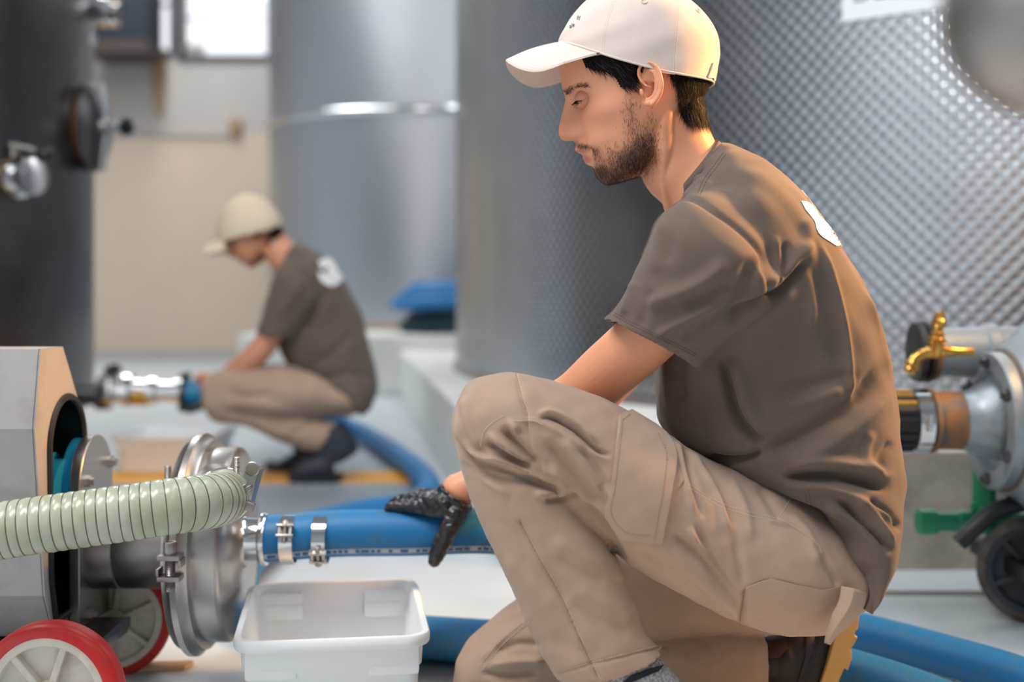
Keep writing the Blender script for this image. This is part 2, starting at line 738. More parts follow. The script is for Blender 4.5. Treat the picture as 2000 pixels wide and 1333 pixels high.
wl_ = MB().box((-7.2, -4, 0), (-7, -3.5, 5.2)).box((-7.2, -0.4, 0), (-7, 11.2, 5.2)).box((-7.2, -3.5, 0), (-7, -0.4, 0.8)).box((-7.2, -3.5, 4.4), (-7, -0.4, 5.2))
tag(wl_.build('wall_left', 'cool_paint', smooth=False), 'left hall wall with a wide daylight opening', kind='structure')
tag(MB().box((7, -4, 0), (7.2, 11.2, 5.2)).build('wall_right', 'cool_paint', smooth=False), kind='structure')
wf_ = MB().box((-7.2, -4.2, 0), (-6.6, -4, 5.2)).box((-3.4, -4.2, 0), (7.2, -4, 5.2)).box((-6.6, -4.2, 4.4), (-3.4, -4, 5.2))
tag(wf_.build('wall_front', 'cool_paint', smooth=False), 'hall wall behind the camera with an open loading door', kind='structure')
tag(MB().box((-7.2, -4.2, 5.2), (7.2, 11.2, 5.4)).build('ceiling', 'cool_paint', smooth=False), kind='structure')
tag(MB().box((-7, WY - 0.03, 0), (7, WY, 0.10)).build('baseboard_back', 'wall_upper_paint', smooth=False), kind='structure')


def window(name, x0, x1, z0, z1, label, mull):
    m = MB()
    t = 0.045
    y0, y1 = WY - 0.01, WY + 0.10
    m.box((x0 - t, y0, z0 - t), (x1 + t, y1, z0))
    m.box((x0 - t, y0, z1), (x1 + t, y1, z1 + t))
    m.box((x0 - t, y0, z0), (x0, y1, z1))
    m.box((x1, y0, z0), (x1 + t, y1, z1))
    o = tag(m.build(name, 'dark_frame', smooth=False), label, kind='structure')
    MB().box((x0, WY + 0.05, z0), (x1, WY + 0.056, z1)).build('pane', 'clear_glass', o)
    for z in mull:
        MB().box((x0, WY + 0.03, z - 0.012), (x1, WY + 0.075, z + 0.012)).build('glazing_bar', 'steel_sheet', o)
    return o


w1 = window('window_1', wx0, wx1, wz0, wz1, 'wide high window with a dark blue frame, blown out white', [3.075])
MB().box((wx0, WY + 0.09, wz0), (wx0 + 0.17, WY + 0.19, wz0 + 0.12)).build('outside_vent', 'white_plaster', w1)
window('window_2', nx0, nx1, nz0, wz1, 'narrow high window left of the wide one', [3.2])

# low plinth under the near tank, higher plinth under the far tank
pl = [(-1.17, 10.9), (-0.1755, 3.83), (-0.022, 2.756), (6.5, 2.756), (6.5, 10.9)]
po = MB().prism([(x, y, 0) for x, y in pl], (0, 0, 0.269)).build('tank_plinth', 'white_plaster', smooth=False, bevel=0.012)
tag(po, 'low white plinth whose edge runs away beside the blue hose', kind='structure')
MB().box((0.05, 2.735, 0.0), (4.0, 2.757, 0.262)).build('concrete_face', 'concrete', po, smooth=False)
tag(MB().box((-1.64, 7.35, 0), (0.9, 10.95, 0.36)).build('rear_plinth', 'white_plaster', smooth=False, bevel=0.015),
    'higher white plinth under the far steel tank', kind='structure')

# wall fittings
cx0, cx1 = P(185, 0, 10.6).x, P(292, 0, 10.6).x
cz = P(0, 82, 10.6).z
t = empty('wall_cabinet', (cx0, WY, cz), 'dark blue cabinet on a bracket shelf high by the window', 'cabinet')
MB().box((cx0, 10.45, cz), (cx1, WY, cz + 0.8), bevel=0.02).build('body', 'dark_frame', t)
MB().box((cx0 - 0.05, 10.4, cz - 0.12), (cx1 + 0.03, WY, cz - 0.01)).build('shelf', 'brown_metal', t, smooth=False)
MB().box((cx0 + 0.08, 10.44, cz + 0.1), (cx0 + 0.26, 10.455, cz + 0.34)).build('nameplate', 'oak_wood', t, smooth=False)
mb = MB()
mb.prism([P(290, 95, 10.9), P(322, 95, 10.9), P(322, 170, 10.98), P(318, 225, 10.99), P(306, 225, 10.99)], (0, 0.02, 0))
tag(mb.build('wooden_strut', 'oak_wood', smooth=False), 'pale brown wooden strut on the wall below the narrow window', 'strut')
t = empty('conduit', (-2.8, WY, 2.0), 'thin grey conduit running level along the beige wall to a junction box', 'conduit')
MB().tube([P(150, 262, WY - 0.02), P(458, 264, WY - 0.02)], 0.014, 10).build('pipe', 'wall_upper_paint', t)
c = P(460, 250, WY - 0.01)
MB().box((c.x - 0.05, WY - 0.06, c.z - 0.07), (c.x + 0.05, WY + 0.01, c.z + 0.07), bevel=0.01).build('junction_box', 'oak_wood', t)


# ---------------------------------------------------------------- tanks
def cyl_shell(c, r, z0, z1, a0, a1, na, nz, disp=None, close=64):
    """tank wall: a fine part from angle a0 to a1 (radians), a coarse rest, closed ends; UV = arc length, height"""
    aa = np.linspace(a0, a1, na)
    zz = np.linspace(z0, z1, nz)
    V, Fc, UV = [], [], []
    A, Z = np.meshgrid(aa, zz)
    R = np.full_like(A, r)
    if disp is not None:
        R = R + disp(A * r, Z)
    V = np.stack([c[0] + R * np.cos(A), c[1] + R * np.sin(A), Z], -1).reshape(-1, 3)
    UV = np.stack([A * r, Z], -1).reshape(-1, 2)
    i, j = np.meshgrid(np.arange(na - 1), np.arange(nz - 1))
    k = (j * na + i).ravel()
    Fc = np.stack([k, k + 1, k + na + 1, k + na], 1)
    # coarse rest
    bb = np.linspace(a1, a0 + math.tau, close)
    m = len(V)
    rest = []
    for z in (z0, z1):
        for b in bb:
            rest.append((c[0] + r * math.cos(b), c[1] + r * math.sin(b), z))
    n = len(bb)
    F2 = [(m + q, m + q + 1, m + n + q + 1, m + n + q) for q in range(n - 1)]
    top = list(range((nz - 1) * na, nz * na)) + [m + n + q for q in range(1, n - 1)]
    me = bpy.data.meshes.new('shell')
    me.from_pydata([tuple(v) for v in V] + rest, [], [tuple(f) for f in Fc] + F2 + [tuple(top)])
    uvl = me.uv_layers.new(name='UVMap')
    li = np.empty(len(me.loops), dtype=np.int32)
    me.loops.foreach_get('vertex_index', li)
    allUV = np.concatenate([UV, np.array([[b * r, z] for z in (z0, z1) for b in bb])])
    uvl.data.foreach_set('uv', allUV[li].astype(np.float32).ravel())
    return me


def hit_cyl(c, r, x):
    """distance along the axis at which the view ray through pixel column x meets the tank"""
    u = Vector(((x - CX) / F, 1.0))
    a = u.dot(u)
    b = -2 * u.dot(Vector(c))
    q = Vector(c).dot(Vector(c)) - r * r
    return (-b - math.sqrt(max(b * b - 4 * a * q, 0))) / (2 * a)


# near tank, dimpled jacket
T3, R3, PIT = (3.0, 5.77), 3.26, 0.042
t3 = empty('steel_tank', (T3[0], T3[1], 0.27), 'big dimpled stainless tank filling the view behind the kneeling worker', 'tank', 'wine tanks')


def dim3(u, z):
    k = np.cos(math.tau * u / PIT) * np.cos(math.tau * z / PIT)
    return -0.0048 * np.clip(k, 0, 1) ** 1.6


me = cyl_shell(T3, R3, 0.30, 2.25, math.radians(174), math.radians(258), 660, 270, dim3)
link('shell', me, 'steel_sheet', t3, True, 180)
MB().lathe((T3[0], T3[1], 2.25), (0, 0, 1), [(0, R3 + 0.004), (0.03, R3 + 0.012), (0.06, R3), (1.8, R3)], 128, cap=False).build('upper_shell', 'steel_sheet', t3)
MB().lathe((T3[0], T3[1], 0.269), (0, 0, 1), [(0, R3 + 0.012), (0.03, R3 + 0.012), (0.034, R3 - 0.01)], 160, cap=False).build('base_ring', 'steel_dull', t3)
# white sign on it
dd = hit_cyl(T3, R3, 1748)
a_l, a_r = [math.atan2(hit_cyl(T3, R3, x) - T3[1], (x - CX) / F * hit_cyl(T3, R3, x) - T3[0]) for x in (1647, 1880)]
zb = HC + (HY - 44) / F * hit_cyl(T3, R3, 1648)
mb = MB()
sv, sf = [], []
for k in range(13):
    a = a_l + (a_r - a_l) * k / 12
    for rr in (R3 + 0.003, R3 + 0.007):
        for z in (zb, zb + 0.22):
            sv.append((T3[0] + rr * math.cos(a), T3[1] + rr * math.sin(a), z))
for k in range(12):
    b = k * 4
    sf += [(b + 2, b + 6, b + 7, b + 3), (b, b + 1, b + 5, b + 4), (b, b + 4, b + 6, b + 2), (b + 1, b + 3, b + 7, b + 5)]
sf += [(0, 2, 3, 1), (48, 49, 51, 50)]
mb.add(sv, sf)
sg = mb.build('sign_plate', 'white_board', t3, smooth=False)
tag(sg, 'white sign plate with grey lettering')
tv, tf = text_mesh('DEST', 0.075)
a0 = a_l + (a_r - a_l) * 0.09
zt = HC + (HY - 6) / F * hit_cyl(T3, R3, 1668)
tv = [(T3[0] + (R3 + 0.0075 + v.z) * math.cos(a0 + v.x / R3), T3[1] + (R3 + 0.0075 + v.z) * math.sin(a0 + v.x / R3), zt + v.y) for v in tv]
MB().add(tv, tf).build('lettering', 'ink_grey', sg, smooth=False)

# far tank
T2, R2 = (-0.595, 9.55), 1.27
t2 = empty('steel_tank', (T2[0], T2[1], 0.36), 'far steel tank with a bright band around it, on the higher plinth', 'tank', 'wine tanks')
me = cyl_shell(T2, R2, 0.37, 4.2, math.radians(150), math.radians(400), 240, 8)
link('shell', me, 'dimple_far', t2, True, 180)
zr = HC + (HY - 213) / F * 8.27
ring = [(T2[0] + (R2 + 0.012) * math.cos(a), T2[1] + (R2 + 0.012) * math.sin(a), zr) for a in np.linspace(0, math.tau, 120, endpoint=False)]
MB().tube(ring, 0.030, 10, closed=True).build('band', 'steel_polish', t2)
MB().lathe((T2[0], T2[1], 0.36), (0, 0, 1), [(0, R2 + 0.02), (0.03, R2 + 0.02), (0.035, R2 - 0.01)], 96, cap=False).build('base_ring', 'oak_wood', t2)

# dark tank on the left, with its fittings
T1, R1 = (-2.76, 4.08), 1.30
t1 = empty('steel_tank', (T1[0], T1[1], 0), 'dark steel tank on legs at the left with valves and a manway', 'tank', 'wine tanks')
me = cyl_shell(T1, R1, 0.22, 3.6, math.radians(-120), math.radians(60), 160, 6)
link('shell', me, 'steel_dark', t1, True, 180)  # steel coloured dark to stand in for the dark surroundings it reflects
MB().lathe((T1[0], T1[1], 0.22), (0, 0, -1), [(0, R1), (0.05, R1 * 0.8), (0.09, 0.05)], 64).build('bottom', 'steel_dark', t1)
for a in (-30, 60, 150, 240):
    x, y = T1[0] + (R1 - 0.12) * math.cos(math.radians(a)), T1[1] + (R1 - 0.12) * math.sin(math.radians(a))
    MB().lathe((x, y, 0), (0, 0, 1), [(0, 0.08), (0.015, 0.08), (0.02, 0.04), (0.3, 0.04)], 20).build('leg', 'steel_dull', t1)


def on_t1(x, y):
    d = hit_cyl(T1, R1, x)
    p = P(x, y, d)
    n = Vector((p.x - T1[0], p.y - T1[1], 0)).normalized()
    return p, n


# manway door, seen nearly edge-on at the tank's right-hand edge
p, n = on_t1(163, 248)
p = P(168, 250, p.y - 0.06)
n = Vector((0.98, -0.16, 0)).normalized()
S = 170 / F * p.y / 2
up = Vector((0, 0, 1))
fr = MB().lathe(p - n * 0.10, n, [(0, S * 0.98), (0.085, S * 0.98), (0.09, S * 1.03), (0.10, S * 1.03), (0.105, S * 0.9)], 48, up=up, squash=0.75)
man = fr.build('manway', 'steel_dark', t1)
MB().lathe(p + n * 0.006, n, [(0, S * 0.90), (0.012, S * 0.90)], 48, up=up, squash=0.75).build('gasket', 'orange_gasket', man)
MB().lathe(p + n * 0.02, n, [(0, S * 1.02), (0.012, S * 1.02), (0.03, S * 0.8), (0.045, S * 0.3), (0.046, 0.001)], 48, up=up, squash=0.75).build('manway_door', 'steel_dark', man)
b = MB().tube([p + n * 0.055 + up * S * 1.0, p + n * 0.075, p + n * 0.055 - up * S * 1.0], 0.013, 10)
b.lathe(p + n * 0.055, n, [(0, 0.03), (0.03, 0.03), (0.035, 0.014), (0.10, 0.014)], 16)
b.tube([p + n * 0.15 + up * 0.035, p + n * 0.15 - up * 0.035], 0.012, 10)
b.build('clamp_bar', 'steel_polish', man)
MB().lathe(p + n * 0.135, n, [(0, 0.03), (0.02, 0.033), (0.028, 0.02)], 16).build('knob', 'black_plastic', man)

# sample valve
p, n = on_t1(30, 345)
n = Vector((0.86, -0.51, 0)).normalized()
p = P(2, 350, p.y)
v = MB().lathe(p - n * 0.06, n, [(0, 0.04), (0.05, 0.04), (0.05, 0.055), (0.065, 0.055), (0.065, 0.045), (0.12, 0.05), (0.13, 0.062), (0.15, 0.062), (0.15, 0.045), (0.2, 0.042), (0.2, 0.055), (0.215, 0.055), (0.22, 0.03)], 32)
val = v.build('sample_valve', 'steel_polish', t1)
MB().lathe(p + n * 0.072, n, [(0, 0.0635), (0.016, 0.0635)], 32).build('gold_band', 'brass', val)
s = MB().lathe(p + n * 0.06, (0, 0, 1), [(0.03, 0.014), (0.085, 0.014), (0.09, 0.02), (0.105, 0.02)], 16)
h0 = p + n * 0.06 + up * 0.095
h1 = P(86, 302, h0.y - 0.02)
s.tube([h0, h0.lerp(h1, 0.5) + up * 0.006, h1], 0.008, 8)
s.build('valve_handle', 'steel_satin', val)
MB().add(*ellipsoid(h1, (0.030, 0.024, 0.022))).build('handle_knob', 'black_plastic', val)
# upright pipe with fittings along the tank's edge
d = 4.35
q = MB()
q.tube([P(170, -80, d), P(170, 165, d)], 0.016, 14)
for y in (28, 72):
    q.lathe(P(170, y + 12, d), (0, 0, 1), [(0, 0.02), (0.004, 0.03), (0.036, 0.03), (0.04, 0.02)], 20)
q.tube([P(150, 165, d), P(172, 165, d)], 0.014, 10)
pipe = q.build('upright_pipe', 'steel_polish', t1)
q = MB().lathe(P(160, 12, d), (1, 0, -0.2), [(0, 0.03), (0.05, 0.045), (0.09, 0.045), (0.1, 0.03), (0.13, 0.03)], 24)
q.tube([P(196, -6, d), P(222, 46, d)], 0.011, 10)
q.build('upper_valve', 'steel_polish', pipe)

# outlet with valve and coupling towards the far worker
d = 4.13
x0 = P(150, 766, d)
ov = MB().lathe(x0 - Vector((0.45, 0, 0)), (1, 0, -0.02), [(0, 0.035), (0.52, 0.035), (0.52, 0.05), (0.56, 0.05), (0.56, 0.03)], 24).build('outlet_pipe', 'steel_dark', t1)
bx = P(196, 762, d)
MB().lathe(bx, (1, 0, -0.03), [(0, 0.05), (0.02, 0.058), (0.05, 0.058), (0.055, 0.04), (0.075, 0.04), (0.08, 0.056), (0.105, 0.056), (0.11, 0.038), (0.16, 0.036), (0.165, 0.045), (0.19, 0.045),
                          (0.195, 0.034), (0.25, 0.034), (0.252, 0.042), (0.275, 0.042), (0.28, 0.03)], 32).build('valve_body', 'steel_polish', ov)
MB().lathe(P(262, 770, d), (1, 0, -0.03), [(0, 0.0385), (0.05, 0.0385)], 24).build('brass_nut', 'brass', ov)
h = MB().lathe(P(222, 740, d), (0, 0, 1), [(0, 0.014), (0.05, 0.014)], 14)
h.tube([P(205, 724, d), P(236, 722, d)], 0.012, 10)
h.build('valve_handle', 'black_plastic', ov)
MB().add(*ellipsoid(P(220, 716, d), (0.014, 0.014, 0.012))).build('cap_nut', 'steel_polish', ov)
# ---------------------------------------------------------------- more materials
mat('grey_paint', srgb(170, 166, 164), 0.42, vary=(14, srgb(150, 146, 145), 0.45, 0.7), bump=(120, 0.08, 0.001))
mat('blue_paint', srgb(20, 120, 165), 0.35)
mat('red_tyre', srgb(205, 40, 38), 0.38, vary=(60, srgb(150, 78, 72), 0.56, 0.78), bump=(150, 0.15, 0.001))
mat('cream_plastic', srgb(222, 214, 200), 0.45, vary=(12, srgb(176, 160, 138), 0.48, 0.75))
mat('hose_blue', srgb(16, 112, 172), 0.50, vary=(38, srgb(58, 112, 142), 0.52, 0.72), bump=(300, 0.15, 0.0008))
mat('hose_stripe', srgb(172, 182, 190), 0.6, vary=(60, srgb(130, 140, 150), 0.5, 0.7))
mat('hose_print', srgb(30, 96, 150), 0.6)
mat('hose_dark', srgb(28, 58, 70), 0.6)
mat('pvc_green', srgb(178, 184, 164), 0.28, spec=0.5, coat=0.15, vary=(18, srgb(156, 158, 128), 0.4, 0.7), sss=0.1)
mat('wire_dark', srgb(84, 84, 72), 0.4)
mat('white_plastic', srgb(244, 244, 244), 0.32, sss=0.1)
mat('galvanised', srgb(150, 160, 166), 0.5, 0.55, vary=(11, srgb(176, 132, 84), 0.55, 0.72), bump=(90, 0.25, 0.001))
mat('galvanised_clean', srgb(156, 166, 172), 0.42, 0.6, vary=(20, srgb(128, 138, 144), 0.45, 0.7), bump=(90, 0.2, 0.001))
mat('rusty', srgb(150, 106, 68), 0.7, 0.2, vary=(26, srgb(110, 104, 98), 0.42, 0.62), bump=(80, 0.4, 0.001))
mat('green_pvc', srgb(26, 142, 96), 0.35)
mat('old_rubber', srgb(96, 92, 84), 0.8, vary=(24, srgb(62, 60, 58), 0.4, 0.7), bump=(90, 0.4, 0.001))
mat('dark_wheel', srgb(48, 56, 66), 0.5, vary=(20, srgb(36, 40, 46), 0.4, 0.7))
mat('yellow_line', srgb(206, 160, 60), 0.5)
mat('card', srgb(190, 166, 136), 0.8)


# ---------------------------------------------------------------- left pump on its cart
pump = empty('pump', (-0.66, 1.85, 0.0), 'wheeled stainless pump with grey motor housing at the lower left', 'pump', 'pumps')
AX, AY, AZ = -0.66, 1.93, 0.225


def plate_with_hole(outer, hole, x0, x1):
    """plate in the (y, z) plane between x0 and x1"""
    pts = [Vector(p) for p in outer] + [Vector(p) for p in hole]
    n, k = len(outer), len(hole)
    ed = [(i, (i + 1) % n) for i in range(n)] + [(n + i, n + (i + 1) % k) for i in range(k)]
    vv, _, ff, _, _, _ = delaunay_2d_cdt(pts, ed, [], 1, 1e-6)
    H = np.array(hole)
    m = MB()
    fs = []
    for f in ff:
        c = sum((vv[i] for i in f), Vector((0, 0))) / len(f)
        if not in_poly(np.array([[c.x, c.y]]), H)[0]:
            fs.append(tuple(f))
    N = len(vv)
    V = [(x1, v.x, v.y) for v in vv] + [(x0, v.x, v.y) for v in vv]
    FF = fs + [tuple(i + N for i in reversed(f)) for f in fs]
    FF += [(i, j, j + N, i + N) for i, j in ed]
    m.add(V, FF)
    return m


octo = [(1.748, 0.538), (1.833, 0.538), (1.933, 0.407), (1.950, 0.20), (1.90, 0.115), (1.80, 0.115), (1.763, 0.183), (1.725, 0.427)]
arch = [(1.848 + 0.073 * math.cos(a), 0.389 + 0.073 * math.sin(a)) for a in np.linspace(0.0, math.pi, 22)] + [(1.782, 0.20), (1.80, 0.135), (1.90, 0.135), (1.921, 0.20)]
XR = -0.67
pm = plate_with_hole(octo, arch, XR - 0.004, XR)
hs = MB()
hs.add([(x, y, z) for x in (XR - 0.002, -1.08) for y, z in octo], [(i, (i + 1) % 8, 8 + (i + 1) % 8, 8 + i) for i in range(8)] + [tuple(range(8, 16))])
house = hs.build('motor_housing', 'grey_paint', pump, smooth=False)
pm.build('end_plate', 'grey_paint', house, smooth=False)
MB().add([(x, y, z) for x in (XR - 0.004, XR - 0.08) for y, z in arch],
         [(i, (i + 1) % len(arch), len(arch) + (i + 1) % len(arch), len(arch) + i) for i in range(len(arch))] + [tuple(range(len(arch), 2 * len(arch)))]).build('opening_well', 'black_plastic', house)  # black lining puts the dark of the hollow into its colour
MB().tube([(XR + 0.001, y, z) for y, z in arch], 0.0055, 8, closed=True).build('edge_trim', 'black_rubber', house)
MB().lathe((XR - 0.08, AY - 0.06, AZ + 0.09), (1, 0, 0), [(0, 0.055), (0.03, 0.055), (0.03, 0.06), (0.05, 0.06), (0.05, 0.05), (0.07, 0.05)], 32).build('fan_hub', 'blue_paint', pump)


def stadium(r, zc, z0, n=28, g=0.0):
    return [(AY + (r + g) * math.cos(a), zc + (r + g) * math.sin(a)) for a in np.linspace(0, math.pi, n)] + [(AY - r - g, z0), (AY + r + g, z0)]


for nm, x0, x1, mt, g in (('blue_flange', -0.684, -0.668, 'blue_paint', 0.0), ('bearing_plate', -0.668, -0.652, 'steel_satin', 0.002)):
    pp = stadium(0.075, 0.318, 0.25 if nm[1] == 'l' else 0.105, g=g)
    MB().prism([(x0, y, z) for y, z in pp], (x1 - x0, 0, 0)).build(nm, mt, pump, angle=35, bevel=0.0015)
for y, z in ((AY + 0.055, 0.345), (AY - 0.052, 0.33), (AY - 0.045, 0.125)):
    MB().lathe((-0.652, y, z), (1, 0, 0), [(0, 0.009), (0.009, 0.009), (0.009, 0.006), (0.014, 0.006)], 6).build('hex_bolt', 'steel_satin', pump, smooth=False)
MB().lathe((-0.654, AY, AZ), (1, 0, 0), [(0, 0.070), (0.045, 0.070), (0.046, 0.0685), (0.048, 0.070), (0.16, 0.070)], 56).build('shaft_housing', 'steel_dull', pump)
drum = MB().lathe((-0.515, AY, AZ), (1, 0, 0), [(0, 0.07), (0.004, 0.145), (0.012, 0.149), (0.079, 0.1505), (0.085, 0.149), (0.088, 0.143), (0.090, 0.13), (0.089, 0.08), (0.095, 0.04), (0.1, 0.036)], 96)
drum = drum.build('pump_head', 'steel_satin', pump, angle=50)
MB().lathe((-0.503, AY, AZ), (1, 0, 0), [(-0.004, 0.150), (-0.003, 0.160), (0.006, 0.164), (0.011, 0.1715), (0.020, 0.1715), (0.025, 0.164), (0.034, 0.161), (0.036, 0.150)], 96).build('clamp_ring', 'steel_satin', drum, angle=50)
# clamp bolt on the near side
bx = Vector((-0.487, AY - 0.176, 0))
cb = MB()
cb.box((bx.x - 0.016, bx.y - 0.016, 0.238), (bx.x + 0.016, bx.y + 0.012, 0.2455), bevel=0.002)
cb.box((bx.x - 0.016, bx.y - 0.016, 0.208), (bx.x + 0.016, bx.y + 0.012, 0.2155), bevel=0.002)
cb.box((bx.x - 0.018, bx.y - 0.014, 0.2155), (bx.x - 0.014, bx.y + 0.012, 0.226), bevel=0.001)
cb.box((bx.x + 0.014, bx.y - 0.014, 0.228), (bx.x + 0.018, bx.y + 0.012, 0.239), bevel=0.001)
cb.lathe((bx.x, bx.y - 0.003, 0.2455), (0, 0, 1), [(0, 0.008), (0.003, 0.0085), (0.003, 0.0095), (0.016, 0.0095), (0.018, 0.0085), (0.018, 0.006), (0.013, 0.005)], 20)
cb.lathe((bx.x, bx.y - 0.003, 0.193), (0, 0, 1), [(0, 0.007)] + [(0.003 + 0.0012 * i, 0.0075 if i % 2 else 0.0065) for i in range(44)], 14)
cb.build('clamp_bolt', 'steel_dull', drum, angle=35)
# suction nozzle towards the camera, its flange lug and stud
n0, n1, n2 = P(420, 950, 1.83), P(432, 962, 1.765), P(436, 967, 1.715)
MB().tube(smooth_path([n0, n1, n2], 6), 0.0335, 32).build('suction_nozzle', 'steel_satin', drum)
rod = MB()
a, b = P(463, 945, 1.70), P(463, 893, 1.70)
k = 40
rod.lathe(a, b - a, [((b - a).length * i / k, 0.0049 if i % 2 else 0.0040) for i in range(k + 1)], 12)
rod.build('threaded_stud', 'steel_satin', drum, angle=25)
rod = MB()
a, b = P(328, 950, 1.93), P(328, 911, 1.93)
rod.lathe(a, b - a, [((b - a).length * i / 24, 0.0055 if i % 2 else 0.0045) for i in range(25)], 12)
rod.build('threaded_stud', 'steel_dull', drum, angle=25)
lug = MB()
lp = [P(474, 985, 1.71), P(486, 990, 1.71), P(507, 917, 1.72), P(500, 911, 1.72), P(478, 912, 1.72), P(474, 935, 1.71)]
lug.prism(lp, (0.004, 0.018, 0))
lug.lathe(P(492, 917, 1.715), (0.02, 1, 0.1), [(0, 0.0105), (0.004, 0.0105), (0.004, 0.006), (0.001, 0.005)], 20)
lug.build('clamp_lug', 'steel_satin', drum, bevel=0.002)
# outlet
MB().lathe((-0.424, AY, AZ + 0.006), (1, 0, 0), [(0, 0.046), (0.004, 0.036), (0.010, 0.0335), (0.028, 0.0335), (0.030, 0.0405), (0.036, 0.042), (0.040, 0.0405), (0.041, 0.034), (0.06, 0.033)], 48).build('outlet_nozzle', 'steel_polish', drum)


def caster(name, c, r, w, axis, parent, tyre, rim, spoke_n=5, rot=0.2, dark=None):
    """wheel: tyre, dished rim, spokes and hub"""
    a = Vector(axis).normalized()
    u = Vector((0, 0, 1))
    u = (u - a * u.dot(a)).normalized()
    v = a.cross(u)
    c = Vector(c)
    ty = MB().lathe(c - a * w / 2, a, [(0.006, r * 0.80), (0.0, r * 0.83), (0.002, r * 0.93), (0.007, r * 0.985), (w * 0.3, r), (w * 0.7, r), (w - 0.007, r * 0.985), (w - 0.002, r * 0.93), (w, r * 0.83), (w - 0.006, r * 0.80)], 72, cap=False)
    o = ty.build(name, tyre, parent, angle=60)
    rm = MB().lathe(c - a * (w / 2 - 0.003), a, [(0, r * 0.71), (0.0, r * 0.82), (w - 0.006, r * 0.82), (w - 0.006, r * 0.71), (w * 0.62, r * 0.69), (w * 0.60, 0.001)], 64, cap=False)
    rm.lathe(c - a * (w / 2 - 0.003), a, [(0, r * 0.71), (w * 0.33, r * 0.69), (w * 0.35, 0.001)], 64, cap=False)
    rm.build('rim', rim, o, angle=40)
    for k in range(spoke_n):
        an = rot + math.tau * k / spoke_n
        dr = u * math.cos(an) + v * math.sin(an)
        tt = a.cross(dr)
        p0, p1 = c + dr * r * 0.2, c + dr * r * 0.74
        t0 = w / 2 - 0.005
        qs = []
        for p in (p0, p1):
            for s in (-1, 1):
                for q in (-1, 1):
                    qs.append(p + tt * 0.0045 * s + a * t0 * q)
        MB().add(qs, [(0, 1, 3, 2), (4, 6, 7, 5), (0, 4, 5, 1), (2, 3, 7, 6), (0, 2, 6, 4), (1, 5, 7, 3)]).build('spoke', rim, o, smooth=False, bevel=0.0015)
    MB().lathe(c - a * (w / 2 + 0.004), a, [(0, r * 0.10), (0.002, r * 0.22), (w + 0.006, r * 0.22), (w + 0.008, r * 0.10)], 32).build('hub', rim, o)
    return o


caster('wheel', P(101, 1357, 1.60), 0.0955, 0.042, (0.05, 1, 0), pump, 'red_tyre', 'cream_plastic', 6, 0.33)
caster('wheel', P(222, 1211, 1.995), 0.0925, 0.04, (-0.28, 1, 0), pump, 'red_tyre', 'cream_plastic', 6, 0.15)
ch = MB()
ch.tube([P(101, 1357, 1.60), P(222, 1211, 1.995)], 0.008, 12)
ch.box((-1.05, 1.74, 0.088), (-0.60, 1.92, 0.112), bevel=0.003)
ch.box((-0.98, 1.78, 0.004), (-0.94, 1.88, 0.09), bevel=0.003)
ch.box((-0.655, 1.66, 0.085), (-0.61, 1.965, 0.10), bevel=0.002)
ch.build('cart_frame', 'steel_dark', pump)


# ---------------------------------------------------------------- hoses
def ribbon(path, r, ang, half, off=0.0006, n=4):
    """band on a hose: path (N,3), at angle ang (0 = up, + = towards the camera side), half width in radians"""
    m = MB()
    V, Fc = [], []
    P3 = [Vector(p) for p in path]
    for i, p in enumerate(P3):
        t = (P3[min(i + 1, len(P3) - 1)] - P3[max(i - 1, 0)]).normalized()
        up = Vector((0, 0, 1))
        up = (up - t * up.dot(t)).normalized()
        sd = t.cross(up)
        if sd.y > 0:
            sd = -sd
        for j in range(n + 1):
            a = ang - half + 2 * half * j / n
            V.append(p + (up * math.cos(a) + sd * math.sin(a)) * (r + off))
    for i in range(len(P3) - 1):
        for j in range(n):
            Fc.append((i * (n + 1) + j, (i + 1) * (n + 1) + j, (i + 1) * (n + 1) + j + 1, i * (n + 1) + j + 1))
    return m.add(V, Fc)


def resample(path, step):
    p = np.array(path)
    L = np.concatenate([[0], np.cumsum(np.linalg.norm(np.diff(p, axis=0), axis=1))])
    s = np.arange(0, L[-1], step)
    return np.stack([np.interp(s, L, p[:, k]) for k in range(3)], 1)


HR = 0.0365
h1 = [Vector((-0.392, AY, AZ + 0.006)), P(650, 1043, 1.94), P(800, 1041, 1.95), P(975, 1039, 1.97), P(1140, 1075, 2.02), P(1300, 1150, 2.10), P(1440, 1203, 2.18), P(1580, 1220, 2.15), P(1700, 1246, 2.07), P(1850, 1287, 1.95), P(2000, 1335, 1.83), P(2200, 1430, 1.65)]
h1 = [Vector((p.x, p.y, max(p.z, HR + 0.001))) for p in h1]
path1 = resample(smooth_path(h1, 20), 0.012)
o1 = MB().tube(path1, HR, 32).build('suction_hose', 'hose_blue')
o1.name = 'blue_hose'
tag(o1, 'blue hose clamped to the pump outlet and held by the gloved hand', 'hose', 'blue wine hoses')
ribbon(path1[:-4], HR, math.radians(128), 0.16).build('print_band', 'hose_stripe', o1)
pr = MB()
r5 = np.random.default_rng(5)
i = 3
rp = resample(path1, 0.003)
while i < len(rp) - 12:
    k = int(r5.integers(2, 5))
    seg = rp[i:i + k + 1]
    q = ribbon(seg, HR, math.radians(128), 0.09, 0.0011, 2)
    pr.add(q.v, q.f)
    i += k + int(r5.choice([1, 1, 1, 4]))
tag(pr.build('printing', 'hose_print', o1), kind='stuff')


